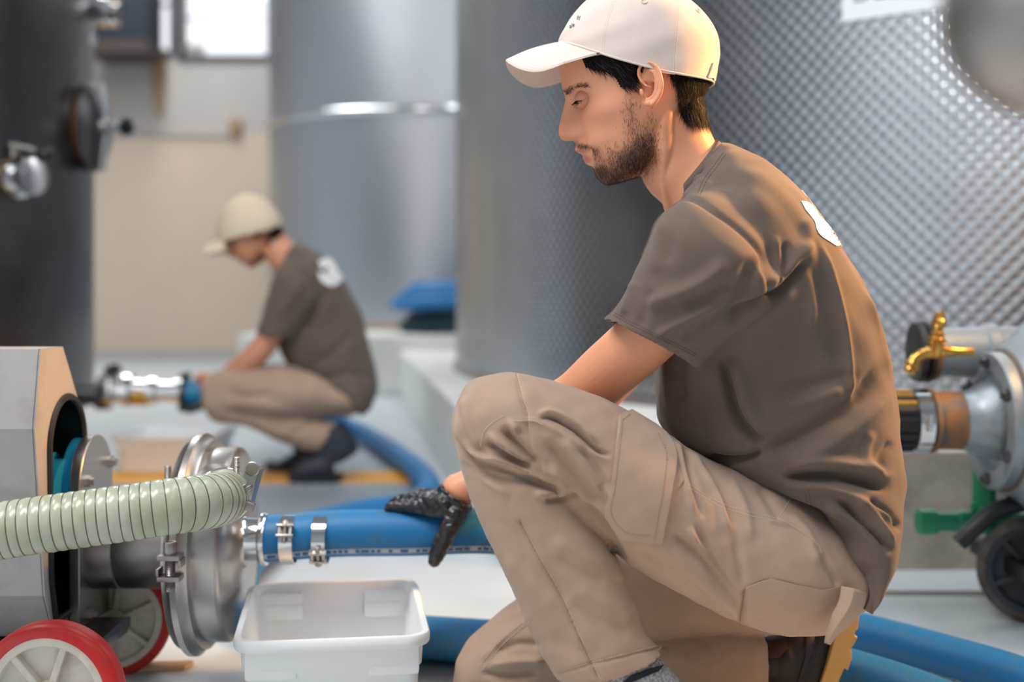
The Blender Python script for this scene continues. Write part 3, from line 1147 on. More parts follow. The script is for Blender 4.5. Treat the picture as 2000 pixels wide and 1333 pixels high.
def hose_clamp(x0, d, label, screw_up):
    """two-ear steel band round the hose at pixel column x0"""
    c = Vector(((x0 - CX) / F * d, AY, AZ + 0.006))
    w = 0.021
    b = MB().lathe(c - Vector((w / 2, 0, 0)), (1, 0, 0.0), [(0, HR + 0.0002), (0, HR + 0.0024), (w, HR + 0.0024), (w, HR + 0.0002)], 40, cap=False)
    o = b.build('hose_clamp', 'steel_polish', o1)
    s = 1 if screw_up else -1
    e = MB()
    an = math.radians(62 if screw_up else 118)
    dr = Vector((0, -math.sin(an), math.cos(an)))
    tn = Vector((0, -math.cos(an), -math.sin(an)))
    base = c + dr * HR
    M = Matrix((Vector((1, 0, 0)), dr, tn)).transposed().to_4x4()
    M.translation = base
    e.box((-w / 2 - 0.003, 0.0, -0.010), (w / 2 + 0.003, 0.011, -0.006), M, bevel=0.001)
    e.box((-w / 2 - 0.003, 0.0, 0.006), (w / 2 + 0.003, 0.011, 0.010), M, bevel=0.001)
    e.box((-w / 2, 0.0, -0.01), (-w / 2 + 0.004, 0.009, 0.01), M)
    e.box((w / 2 - 0.004, 0.0, -0.01), (w / 2, 0.009, 0.01), M)
    e.build('clamp_ear', 'steel_satin', o, bevel=0.0005)
    g = MB().lathe(base + dr * 0.006 - tn * 0.016 * s, tn * s, [(0, 0.005), (0.002, 0.006), (0.010, 0.006), (0.011, 0.0035), (0.034, 0.0035)], 16)
    g.build('clamp_screw', 'steel_dull', o)


hose_clamp(565, 1.93, '', True)
hose_clamp(628, 1.93, '', False)

h2 = [P(366, 768, 4.13), P(400, 768, 4.135), P(418, 770, 4.22), P(440, 777, 4.40), P(500, 793, 4.62), P(580, 808, 4.9), P(645, 823, 5.10), P(705, 845, 5.05), P(765, 882, 4.45), P(822, 927, 3.90), P(838, 962, 3.57), P(795, 990, 3.33), P(700, 1006, 3.21),
      P(575, 1040, 2.97), P(495, 1090, 2.69), P(466, 1150, 2.42), P(520, 1205, 2.20), P(680, 1237, 2.10), P(830, 1247, 2.067), P(960, 1256, 2.04), P(1150, 1272, 2.0), P(1400, 1290, 1.95), P(1570, 1300, 1.93), P(1720, 1340, 1.83), P(1850, 1385, 1.72), P(2000, 1440, 1.6)]
h2 = [Vector((p.x, p.y, max(p.z, HR + 0.001))) for p in h2]
path2 = resample(smooth_path(h2, 16), 0.016)
path2[:, 2] = np.maximum(path2[:, 2], HR + 0.001)
o2 = MB().tube(path2, HR, 28).build('blue_hose', 'hose_blue')
tag(o2, 'long blue hose looping from the far worker across the floor', 'hose', 'blue wine hoses')
cc = MB().lathe(P(366, 768, 4.13), (1, 0, 0), [(-0.02, 0.03), (-0.02, 0.042), (0.004, 0.042), (0.004, 0.03)], 28, cap=False)
cc.tube([P(352, 795, 4.10), P(372, 800, 4.09), P(395, 792, 4.10)], 0.016, 10)
cc.tube([P(352, 738, 4.12), P(372, 733, 4.12)], 0.012, 10)
cc.build('coupling_grip', 'black_plastic', o2)
MB().lathe(P(366, 768, 4.13), (1, 0, 0), [(0.004, HR), (0.004, 0.046), (0.055, 0.046), (0.055, HR)], 28, cap=False).build('blue_sleeve', 'blue_paint', o2)

# corrugated suction hose
hc = [P(436, 968, 1.735), P(437, 969, 1.70), P(429, 975, 1.655), P(400, 981, 1.61), P(340, 989, 1.58), P(250, 1002, 1.565), P(120, 1020, 1.55), P(0, 1038, 1.54), P(-160, 1065, 1.52), P(-330, 1110, 1.50)]
pc = resample(smooth_path(hc, 24), 0.0016)
CR = 0.0350
ph = np.arange(len(pc)) * 0.0016
PITCH = 0.0132
oc = MB().tube(pc, [CR + 0.0013 * abs(math.sin(math.pi * s / PITCH)) ** 0.7 for s in ph], 40).build('corrugated_hose', 'pvc_green', None, angle=180)
tag(oc, 'ribbed pale green suction hose running to the left from the pump', 'hose')
wires = MB()
for k in range(1, int(ph[-1] / PITCH)):
    i = int(round(k * PITCH / 0.0016))
    p = Vector(pc[i])
    t = (Vector(pc[min(i + 2, len(pc) - 1)]) - Vector(pc[i - 2])).normalized()
    wires.lathe(p - t * 0.0007, t, [(0, CR - 0.001), (0, CR + 0.00065), (0.0014, CR + 0.00065), (0.0014, CR - 0.001)], 40, cap=False)
tag(wires.build('spiral_wire', 'wire_dark', oc), kind='stuff')
# its band clamp: two wires and a screw block
t0 = (Vector(pc[12]) - Vector(pc[4])).normalized()
hw = MB()
for s, tw in ((0.006, 0.05), (0.012, -0.04), (0.019, 0.02)):
    i = int(s / 0.0016)
    p = Vector(pc[i])
    t = (t0 + Vector((0, 0, tw))).normalized()
    u = t.orthogonal().normalized()
    w = t.cross(u)
    hw.tube([p + (u * math.cos(a) + w * math.sin(a)) * (CR + 0.002) for a in np.linspace(0, math.tau, 48, endpoint=False)], 0.0017, 8, closed=True)
hwo = hw.build('wire_clamp', 'steel_polish', oc)
sb = MB()
M = Matrix.Translation(P(473, 958, 1.665)) @ Matrix.Rotation(math.radians(-28), 4, 'Y')
sb.box((-0.014, -0.006, -0.004), (0.014, 0.008, 0.001), M, bevel=0.001)
sb.box((-0.012, -0.007, 0.003), (0.010, 0.008, 0.006), M, bevel=0.001)
M = Matrix.Translation(P(478, 985, 1.665)) @ Matrix.Rotation(math.radians(24), 4, 'Y')
sb.box((-0.013, -0.007, -0.006), (0.014, 0.007, 0.006), M, bevel=0.002)
sb.lathe(P(470, 984, 1.655), (0, -1, 0.1), [(0, 0.006), (0.004, 0.006), (0.005, 0.003)], 12)
sb.tube([P(452, 950, 1.66), P(466, 978, 1.66), P(490, 958, 1.66)], 0.0017, 6)
sb.build('clamp_screw_block', 'steel_dull', hwo, bevel=0.0005)


# ---------------------------------------------------------------- white tubs
def tub(name, c, sx, sy, h, rot, label):
    """rectangular tub with a turned-out rim, tapered walls and stepped corner panels"""
    def ring(hx, hy, z, r):
        pts = []
        for (qx, qy, a0) in ((1, 1, 0), (-1, 1, 90), (-1, -1, 180), (1, -1, 270)):
            for k in range(7):
                a = math.radians(a0 + 15 * k)
                pts.append((qx * (hx - r) + r * math.cos(a), qy * (hy - r) + r * math.sin(a), z))
        return pts
    hx, hy = sx / 2, sy / 2
    prof = [(hx * 0.84, hy * 0.86, 0.0, .02), (hx * 0.855, hy * 0.875, 0.006, .024), (hx * 0.885, hy * 0.905, h * 0.66, .026), (hx * 0.915, hy * 0.93, h * 0.70, .026), (hx * 0.93, hy * 0.945, h - 0.016, .028),
            (hx * 0.985, hy * 0.985, h - 0.016, .034), (hx, hy, h - 0.012, .036), (hx, hy, h - 0.003, .036), (hx * 0.985, hy * 0.99, h, .034), (hx * 0.93, hy * 0.945, h, .03),
            (hx * 0.905, hy * 0.925, h - 0.006, .026), (hx * 0.885, hy * 0.91, h * 0.72, .024), (hx * 0.86, hy * 0.885, h * 0.68, .022), (hx * 0.825, hy * 0.85, 0.010, .02)]
    M = Matrix.Translation(Vector(c)) @ Matrix.Rotation(rot, 4, 'Z')
    m = MB()
    V, Fc = [], []
    for (a, b, z, r) in prof:
        V += [M @ Vector(p) for p in ring(a, b, z, r)]
    k = 28
    for i in range(len(prof) - 1):
        for j in range(k):
            Fc.append((i * k + j, i * k + (j + 1) % k, (i + 1) * k + (j + 1) % k, (i + 1) * k + j))
    Fc.append(tuple(range(k - 1, -1, -1)))
    Fc.append(tuple((len(prof) - 1) * k + j for j in range(k)))
    m.add(V, Fc)
    o = m.build(name, 'white_plastic', None, angle=50)
    tag(o, label, 'tub', 'white plastic tubs')
    for s in (-1, 1):
        for e, mt in ((-1, 0), (1, 1)):
            w = MB().box((s * hx * 0.62 - hx * 0.26, e * hy * 0.885 - 0.008, h * 0.63), (s * hx * 0.62 + hx * 0.26, e * hy * 0.885 + 0.010, h - 0.014), M, bevel=0.006)
            w.build('corner_panel', 'white_plastic', o)
            w = MB().box((s * hx * 0.58 - hx * 0.22, e * hy * 0.865 - 0.006, h * 0.66), (s * hx * 0.58 + hx * 0.22, e * hy * 0.865 + 0.004, h - 0.03), M, bevel=0.005)
            w.build('inner_panel', 'white_plastic', o)
    return o


tub('plastic_tub', (-0.266, 1.828, 0.0), 0.268, 0.345, 0.150, math.radians(8.0), 'empty white plastic tub on the floor under the clamped blue hose')
tub('plastic_tub', (-1.19, 4.36, 0.0), 0.36, 0.34, 0.125, math.radians(-3), 'white plastic tub standing behind the yellow floor stripe')

# small things on the floor
mb = MB().prism([P(262, 1316, 1.995), P(268, 1303, 2.03), P(372, 1298, 2.04), P(378, 1301, 2.035), P(360, 1311, 2.01)], (0, 0, 0.006))
for k, v in enumerate(mb.v):
    mb.v[k] = (v[0], v[1], 0.001 if k < 5 else 0.008)
tag(mb.build('wooden_wedge', 'card', smooth=False), 'small brown wooden wedge lying behind the front red wheel', 'wedge')
c = P(848, 1322, 1.98)
dc = MB().lathe((c.x, c.y, 0.0), (0, 0, 1), [(0, 0.075), (0.003, 0.075), (0.004, 0.068), (0.003, 0.060), (0.0035, 0.001)], 40).build('drain_cover', 'steel_satin')
tag(dc, 'round flat drain cover in the floor beside the white tub', 'drain')

# coils of hose on the far plinth
for nm, mt, zs, R, lab, tilt in (('hose_coil', 'hose_dark', (0.402, 0.455), 0.33, 'dark hose coil lying under the blue coil on the far plinth', 0.0),
                                 ('hose_coil', 'hose_blue', (0.553, 0.605, 0.645), 0.385, 'blue hose coil on top of the dark coil on the far plinth', 0.008)):
    m = MB()
    r9 = np.random.default_rng(len(mt))
    for i, z in enumerate(zs):
        Rk = R * (1 - 0.14 * i)
        m.tube([(-0.345 + Rk * math.cos(a), 7.80 + Rk * math.sin(a), z + tilt * math.cos(a) * (1 + i * 0.4) + 0.006 * math.sin(3 * a + i)) for a in np.linspace(0, math.tau, 64, endpoint=False)], 0.042, 14, closed=True)
    tag(m.build(nm, mt), lab, 'hose')

# ---------------------------------------------------------------- pump at the right, cast casing and galvanised pipework
rp_ = empty('pump', (1.0, 2.3, 0), 'old galvanised cast pump with rusty inlet and brass tap at the right', 'pump', 'pumps')
D = 2.25
cz = HC - (822 - HY) / F * D
XF = 0.878
vol = MB().lathe((XF, D, cz), (1, 0, 0), [(0.018, 0.124), (0.02, 0.135), (0.05, 0.158), (0.10, 0.168), (0.15, 0.158), (0.18, 0.12), (0.19, 0.05), (0.4, 0.05)], 64)
vol = vol.build('volute_casing', 'galvanised', rp_)
fl_ = MB().lathe((XF, D, cz), (1, 0, 0), [(0.016, 0.10), (0.016, 0.126), (-0.004, 0.126), (-0.007, 0.123), (-0.007, 0.092), (0.006, 0.086), (0.006, 0.072), (-0.012, 0.071), (-0.035, 0.060), (-0.048, 0.055), (-0.06, 0.053)], 72, cap=False)
flo = fl_.build('inlet_flange', 'galvanised_clean', rp_)
for k in range(6):
    a = math.radians(30 + 60 * k)
    MB().lathe((XF - 0.007, D + 0.107 * math.cos(a), cz + 0.107 * math.sin(a)), (-1, 0, 0), [(0, 0.011), (0.007, 0.011), (0.009, 0.008), (0.009, 0.006), (0.013, 0.006)], 6).build('flange_bolt', 'steel_dark', flo, smooth=False)
MB().lathe((XF, D, cz), (1, 0, 0), [(0.016, 0.118), (0.016, 0.130), (0.024, 0.130), (0.024, 0.118)], 72, cap=False).build('flange_gasket', 'rusty', flo)
th = [(-0.058, 0.0535)] + [(-0.062 - 0.0022 * i, 0.0525 if i % 2 else 0.0535) for i in range(21)] + [(-0.108, 0.0535)]
MB().lathe((XF, D, cz), (1, 0, 0), th, 56, cap=False).build('threaded_pipe', 'rusty', rp_, angle=20)
MB().lathe((XF, D, cz), (1, 0, 0), [(-0.106, 0.05), (-0.106, 0.057), (-0.114, 0.059), (-0.117, 0.055), (-0.117, 0.05)], 48, cap=False).build('pipe_collar', 'rusty', rp_)
hb = MB().lathe((XF, D, cz), (1, 0, 0), [(-0.114, 0.054), (-0.28, 0.054), (-0.40, 0.054)], 48).build('inlet_hose', 'black_rubber', rp_)
for k in range(9):
    a = math.radians(70 + 22 * k)
    MB().box((XF - 0.38, D + 0.0545 * math.cos(a) - 0.004, cz + 0.0545 * math.sin(a) - 0.004), (XF - 0.150, D + 0.0545 * math.cos(a) + 0.002, cz + 0.0545 * math.sin(a) + 0.002), bevel=0.001).build('yellow_rib', 'yellow_line' if k in (1, 2, 3) else 'black_plastic', hb)
cl = MB().lathe((XF, D, cz), (1, 0, 0), [(-0.121, 0.054), (-0.121, 0.0585), (-0.147, 0.0585), (-0.147, 0.054)], 48, cap=False)
cl.lathe((XF - 0.134, D - 0.058, cz - 0.012), (0, -0.3, 1), [(0, 0.006), (0.03, 0.006)], 12)
cl.build('hose_clamp', 'steel_polish', rp_)
# delivery pipe above
D2 = 2.33
zu = HC - (688 - HY) / F * D2
xl = (1812 - CX) / F * D2
up_ = MB().lathe((xl, D2, zu), (1, 0, 0), [(0, 0.04), (0, 0.052), (0.012, 0.052), (0.014, 0.047), (0.03, 0.046), (0.10, 0.048), (0.105, 0.054), (0.125, 0.054), (0.13, 0.048), (0.45, 0.05)], 48)
uo = up_.build('delivery_pipe', 'galvanised', rp_)
MB().lathe((xl - 0.03, D2, zu), (1, 0, 0), [(0, 0.03), (0.004, 0.055), (0.015, 0.058), (0.018, 0.05), (0.022, 0.058), (0.03, 0.058), (0.032, 0.04)], 40).build('pipe_coupling', 'black_rubber', uo)
MB().lathe((xl + 0.0, D2, zu), (1, 0, 0), [(0.001, 0.052), (0.001, 0.0545), (0.011, 0.0545), (0.011, 0.052)], 40, cap=False).build('rust_ring', 'rusty', uo)
MB().tube(smooth_path([(XF + 0.10, D, cz + 0.1), (XF + 0.10, D + 0.02, cz + 0.14), (XF + 0.13, D2, zu)], 6), 0.05, 28).build('riser', 'galvanised', uo)
# brass tap
dt = 2.2
tap = MB().lathe(P(1868, 687, dt), P(1832, 686, dt) - P(1868, 687, dt), [(-0.03, 0.008), (0.0, 0.008), (0.004, 0.0095), (0.02, 0.0095), (0.022, 0.012), (0.034, 0.013), (0.04, 0.011)], 20)
b0, b1 = P(1827, 690, dt), P(1834, 617, dt)
ax = (b1 - b0)
tap.lathe(b0, ax, [(-0.008, 0.010), (0, 0.014), (0.018, 0.014), (0.02, 0.0165), (0.026, 0.0165), (0.028, 0.013), (0.036, 0.013), (0.038, 0.010), (0.052, 0.0085), (0.056, 0.006), (0.066, 0.006)], 24)
tap.tube(smooth_path([P(1827, 688, dt), P(1808, 690, dt), P(1788, 702, dt), P(1776, 728, dt)], 8), [0.0115] * 8 + [0.0105] * 8 + [0.0105] * 6 + [0.012] * 3, 18)
tap.lathe(P(1784, 712, dt), P(1776, 732, dt) - P(1784, 712, dt), [(-0.006, 0.0125), (0.0, 0.014), (0.006, 0.014), (0.008, 0.010), (0.018, 0.009)], 18)
to = tap.build('brass_tap', 'brass', uo)
hd = MB().lathe(P(1834, 640, dt), (0.12, 0, 1), [(0, 0.007), (0.004, 0.010), (0.012, 0.011), (0.016, 0.008)], 16)
hd.tube(smooth_path([P(1824, 640, dt), P(1830, 616, dt), P(1840, 616, dt), P(1842, 640, dt)], 5), 0.005, 8)
hd.build('tap_handle', 'brass', to)
# green drain pipe, black handle, wheel
dg_ = 2.36
gp = MB().lathe(P(1792, 1020, dg_), (1, 0, 0), [(0, 0.010), (0, 0.022), (0.002, 0.0245), (0.034, 0.0245), (0.036, 0.019), (0.075, 0.019), (0.078, 0.0225), (0.11, 0.0225), (0.112, 0.018), (0.3, 0.018)], 28)
gx = P(1922, 1020, dg_)
gp.lathe((gx.x, dg_, gx.z - 0.02), (0, 0, 1), [(0, 0.0225), (0.045, 0.0225), (0.05, 0.026), (0.056, 0.026), (0.058, 0.022), (0.14, 0.022)], 28)
tag(gp.build('drain_pipe', 'green_pvc', rp_), 'green plastic drain tee')
hn = MB().tube(smooth_path([P(1872, 1062, 2.2), P(1905, 1030, 2.2), P(1945, 998, 2.22), P(2010, 982, 2.25), P(2080, 980, 2.3), P(2090, 1050, 2.35)], 8), 0.0155, 16)
hn.build('cart_handle', 'black_rubber', rp_)
caster('wheel', P(2016, 1113, 2.31), 0.099, 0.05, (0.42, 1, 0), rp_, 'old_rubber', 'dark_wheel', 5, 0.5)
fm = MB().box((0.93, 2.12, 0.09), (1.4, 2.5, 0.12), bevel=0.004)
fm.box((1.02, 2.2, 0.12), (1.12, 2.4, 0.25), bevel=0.004)
fm.box((1.33, 2.2, 0.0), (1.38, 2.4, 0.09), bevel=0.004)
fm.build('cart_frame', 'black_rubber', rp_)

# steel standpipe right beside the camera, its domed end far out of focus
sp = empty('standpipe', (0.40, 0.60, 0), 'blurred steel standpipe with a domed end close by at the upper right', 'pipe')
c = P(2062, 18, 0.60)
MB().lathe((0.40, 0.60, 0), (0, 0, 1), [(0, 0.08), (0.012, 0.08), (0.014, 0.024), (c.z - 0.02, 0.024), (c.z + 0.03, 0.022)], 32).build('upright', 'steel_dull', sp)
MB().tube([(0.40, 0.60, c.z), (c.x, c.y, c.z)], 0.024, 20).build('side_arm', 'steel_dull', sp)
MB().lathe((c.x + 0.05, c.y, c.z), (-1, 0, 0), [(0, 0.02), (0.004, 0.052), (0.045, 0.0545)] + [(0.05 + 0.054 * math.sin(a), 0.054 * math.cos(a)) for a in np.linspace(0.05, 1.55, 14)], 48).build('domed_end', 'steel_dull', sp)
# ================================================================= people
mat('shirt_cloth', srgb(107, 93, 83), 0.92, spec=0.12, sheen=0.15, bump=(900, 0.4, 0.0008), vary=(7, srgb(97, 84, 75), 0.4, 0.7))
mat('shirt_shade', srgb(100, 90, 82), 0.92, spec=0.15, sheen=0.2, bump=(900, 0.35, 0.0006))
mat('trouser_cloth', srgb(174, 149, 131), 0.85, spec=0.2, sheen=0.15, bump=(700, 0.4, 0.0006), vary=(9, srgb(162, 137, 119), 0.4, 0.7), stretch=(1, 1, 0.6))
mat('trouser_thread', srgb(206, 190, 174), 0.8)
mat('seam_dark', srgb(92, 78, 68), 0.9)
mat('seam_tan', srgb(150, 128, 112), 0.9)
mat('cap_cloth', srgb(228, 212, 202), 0.85, spec=0.2, bump=(800, 0.3, 0.0006), vary=(10, srgb(220, 203, 193), 0.4, 0.7))
mat('cap_cloth_far', srgb(226, 208, 184), 0.85, spec=0.2)
mat('print_white', srgb(246, 244, 242), 0.6)
mat('hair_highlight', srgb(74, 66, 64), 0.6, spec=0.3)  # lighter tone stands in for greyish highlights on the dark hair
mat('hair_dark', srgb(26, 21, 20), 0.7, spec=0.08, bump=(400, 0.4, 0.001), stretch=(1, 1, 0.2))
mat('beard_hair', srgb(58, 42, 34), 0.6)
mat('eye_white', srgb(200, 190, 182), 0.15, spec=0.6)
mat('eye_iris', srgb(40, 30, 24), 0.1, spec=0.7)
mat('glove_black', srgb(30, 31, 35), 0.28, spec=0.6, bump=(60, 0.3, 0.0015))
mat('sock_grey', srgb(176, 174, 178), 0.9, bump=(900, 0.5, 0.0008), vary=(300, srgb(120, 120, 126), 0.45, 0.6))
mat('sock_pattern', srgb(32, 38, 48), 0.9)
mat('boot_leather', srgb(38, 32, 30), 0.6, bump=(120, 0.2, 0.001))
mat('boot_brown', srgb(96, 66, 52), 0.6)
mat('boot_sole', srgb(206, 158, 92), 0.6, bump=(100, 0.2, 0.001))
mat('boot_navy', srgb(40, 46, 58), 0.6)
mat('metal_tag', srgb(235, 238, 240), 0.3)

ms = mat('skin', srgb(222, 160, 128), 0.46, sss=0.12, bump=(600, 0.12, 0.0005))
nt = ms.node_tree
at_ = nt.nodes.new('ShaderNodeAttribute')
at_.attribute_name = 'tint'
nt.links.new(at_.outputs['Color'], nt.nodes['Principled BSDF'].inputs['Base Color'])


def lin(r, g, b):
    return np.array(srgb(r, g, b)[:3])


# ---------------------------------------------------------------- head, in its own frame: u forward, w to the left, v up (metres)
HO, HS, HP = (1235.0, 190.0), F / 1.68, math.radians(15)


def uv_of(x, y):
    X, Z = (x - HO[0]) / HS, -(y - HO[1]) / HS
    return (-X * math.cos(HP) - Z * math.sin(HP), -X * math.sin(HP) + Z * math.cos(HP))


def curve_uv(pts):
    a = np.array([uv_of(*p) for p in pts])
    a = smooth_path(a, 8)
    o = np.argsort(a[:, 1], kind='stable')
    return a[o, 0], a[o, 1]


MID = curve_uv([(1225, -19), (1172, -6), (1132, 20), (1106, 60), (1095, 100), (1092, 129), (1094, 150), (1098, 168), (1101, 180), (1104, 192), (1101, 208), (1096, 228), (1092, 246), (1091, 259), (1094, 269), (1101, 275),
                (1111, 275.5), (1120, 275), (1124, 282), (1123, 289), (1123.5, 294), (1130, 298.5), (1138, 302), (1138, 308), (1140, 314), (1146, 321), (1158, 326), (1161, 332), (1164, 340), (1172, 352), (1185, 360)])
BASE = curve_uv([(1225, -19), (1172, -6), (1132, 20), (1106, 60), (1095, 100), (1092, 129), (1095, 150), (1099, 168), (1107, 182), (1116, 200), (1124, 225), (1128, 250), (1130, 270), (1131, 285), (1134, 296), (1141, 304),
                 (1148, 314), (1155, 322), (1161, 330), (1165, 340), (1173, 352), (1185, 360)])
BACK = curve_uv([(1230, -19), (1290, -12), (1335, 10), (1370, 45), (1388, 80), (1394, 110), (1390, 140), (1378, 170), (1362, 200), (1342, 230), (1325, 262), (1308, 292), (1285, 322), (1258, 344), (1225, 358)])
WID = np.array([(-.110, .010), (-.1055, .022), (-.098, .038), (-.085, .050), (-.065, .058), (-.045, .063), (-.02, .068), (.01, .0715), (.04, .0745), (.07, .0755), (.10, .067), (.125, .046), (.14, .02), (.146, .006)])


def g2(x, y, sx, sy):
    return np.exp(-(x / sx) ** 2 - (y / sy) ** 2)


def head_piece(M, nv=190, nt_=220):
    v = np.linspace(-0.1062, 0.1435, nv)
    um, ub, uk = np.interp(v, MID[1], MID[0]), np.interp(v, BASE[1], BASE[0]), np.interp(v, BACK[1], BACK[0])
    hw = np.interp(v, WID[:, 0], WID[:, 1])
    uc = np.minimum(ub * 0.5 + uk * 0.5, ub - 0.015)
    t = np.linspace(-math.pi, math.pi, nt_, endpoint=False)
    t = t - 0.35 * np.sin(t)                        # more points around the face
    c, s = np.cos(t), np.sin(t)
    ex = np.interp(v, [-.106, -.07, -.02, .03, .14], [1.75, 1.95, 2.2, 2.25, 2.1])[:, None]
    cc = np.sign(c) * np.abs(c) ** (2 / ex)
    ss = np.sign(s) * np.abs(s) ** (2 / ex)
    a = np.where(c > 0, (ub - uc)[:, None], (uc - uk)[:, None])
    U = uc[:, None] + a * cc
    Wd = hw[:, None] * ss
    Vv = np.repeat(v[:, None], nt_, 1)
    fr = np.clip(c * 3, 0, 1)[None, :]
    # nose, lips and chin: the difference between the midline profile and the plain face, fading sideways
    yn = [-.106, -.09, -.078, -.066, -.052, -.044, -.0385, -.034, -.026, -.012, .004, .016, .03]
    wn = [.022, .020, .020, .0235, .0235, .018, .012, .0165, .0165, .0135, .0095, .0085, .012]
    w_ = np.interp(v, yn, wn)[:, None]
    U = U + (um - ub)[:, None] * np.exp(-np.abs(Wd / w_) ** 2.6) * fr
    aw = np.abs(Wd)
    e0, e1 = uv_of(1137, 201)
    U = U - 0.0085 * g2(aw - .031, Vv - e1, .0145, .0115) * fr                                  # eye sockets
    U = U + 0.0035 * g2(aw - .026, Vv - uv_of(1110, 176)[1], .017, .007) * fr                   # brow ridge
    U = U + 0.0055 * g2(aw - .0145, Vv - uv_of(1116, 263)[1], .0052, .0075) * fr                # nostril wings
    U = U - 0.0045 * g2(aw - .0075, Vv + .0362, .0040, .0022) * fr                              # nostrils
    U = U - 0.0030 * g2(aw - .024, Vv - uv_of(1150, 275)[1], .007, .016) * fr                   # fold beside the nose
    U = U + 0.0030 * g2(aw - .044, Vv - uv_of(1150, 232)[1], .020, .014) * fr                   # cheekbones
    Wd = Wd + np.sign(Wd) * 0.0025 * g2(U - uv_of(1180, 225)[0], Vv - uv_of(1180, 225)[1], .02, .016)
    Wd = Wd - np.sign(Wd) * 0.0030 * g2(U - uv_of(1190, 270)[0], Vv - uv_of(1190, 270)[1], .02, .022)   # hollow of the cheek
    Wd = Wd + np.sign(Wd) * 0.0035 * g2(U - uv_of(1268, 300)[0], Vv - uv_of(1268, 300)[1], .022, .018)  # corner of the jaw
    V = np.stack([U, Wd, Vv], -1).reshape(-1, 3)
    V = V @ np.array(M.to_3x3()).T + np.array(M.translation)
    Fc = []
    for i in range(nv - 1):
        for j in range(nt_):
            j2 = (j + 1) % nt_
            Fc.append((i * nt_ + j, i * nt_ + j2, (i + 1) * nt_ + j2, (i + 1) * nt_ + j))
    Fc.append(tuple(range(nt_ - 1, -1, -1)))
    Fc.append(tuple((nv - 1) * nt_ + j for j in range(nt_)))
    return V, Fc


def frame(o, pitch, yaw=0.0, s=1.0):
    """matrix taking (u, w, v) to the world"""
    f = Vector((-math.cos(pitch), 0, -math.sin(pitch)))
    up = Vector((-math.sin(pitch), 0, math.cos(pitch)))
    R = Matrix.Rotation(yaw, 3, 'Z')
    M = Matrix((R @ f, R @ Vector((0, -1, 0)), R @ up)).transposed() * s
    M = M.to_4x4()
    M.translation = o
    return M


# ear pieces drawn where the near ear is seen, turned into head coordinates so that both ears can be made
def ear_pieces(M, mirror=False):
    MI = frame(P(HO[0], HO[1], 1.68), HP).inverted()

    def q(x, y, w):
        p = MI @ P(x, y, 1.68 - w)
        if mirror:
            p.y = -p.y
        return M @ p

    def we(x, y):
        return 0.0785 + (x - 1246) / 50 * 0.011 + 0.002 * (1 - abs(y - 165) / 45)
    sc = M.to_scale().x
    out = []
    helix = [(1262, 168), (1254, 160), (1248.5, 150), (1247.5, 139), (1251, 129), (1258, 123.5), (1267, 122), (1276, 125), (1284, 133), (1289.5, 146), (1292.3, 160), (1292, 173), (1288, 186), (1281, 197), (1274, 204)]
    rad = [2.6, 3.2, 3.6, 3.8, 3.8, 3.8, 3.9, 4.0, 4.1, 4.1, 4.2, 4.4, 4.6, 4.8, 5.4]
    out.append(limb([(q(x, y, we(x, y) + (0 if i > 2 else -0.001 * (3 - i))), r / 1490 * sc) for i, ((x, y), r) in enumerate(zip(helix, rad))], 14, 4))
    anti = [(1266, 136), (1275, 139), (1281, 150), (1283, 164), (1281, 178), (1275, 189), (1266, 194.5)]
    out.append(limb([(q(x, y, we(x, y) - 0.0022), r / 1490 * sc) for (x, y), r in zip(anti, [3, 4, 4.6, 4.6, 4.6, 4.4, 3.6])], 14, 4))
    out.append(limb([(q(1252, 176, we(1252, 176) - 0.001), 4.2 / 1490 * sc), (q(1254.5, 184, we(1254, 184)), 4.6 / 1490 * sc), (q(1258, 191, we(1256, 190) - 0.002), 3.8 / 1490 * sc)], 12, 4))
    out.append(limb([(q(1262, 168, we(1262, 168) - 0.0015), 3.2 / 1490 * sc), (q(1272, 171, we(1272, 171) - 0.005), 2.6 / 1490 * sc)], 12, 4))
    out.append(limb([(q(1264, 203, we(1264, 200) - 0.002), 6.0 / 1490 * sc), (q(1272, 201, we(1272, 200) - 0.003), 6.4 / 1490 * sc)], 14, 4))
    # thin back plates behind scapha and rim
    for x, y, rx, ry, dz in ((1268, 146, 15, 19, .0085), (1285, 166, 8, 24, .008), (1281, 190, 8, 12, .007), (1262, 199, 9, 9, .006)):
        p = q(x, y, we(x, y) - dz)
        out.append(ellipsoid(p, (rx / 1490 * sc, 0.0036 * sc, ry / 1490 * sc), 18))
    out.append(ellipsoid(q(1270, 172, 0.066), (14 / 1490 * sc, 0.008 * sc, 30 / 1490 * sc), 18))
    return out


def hand_pieces(chains, palm, grow=0.0):
    out = [loft([(s[0], s[1], s[2], s[3], s[4], s[5] + grow, 2.6) for s in palm], 28, 6)]
    for ch in chains:
        out.append(limb([(P(x, y, d), r + grow) for x, y, d, r in ch], 16, 6))
    return out


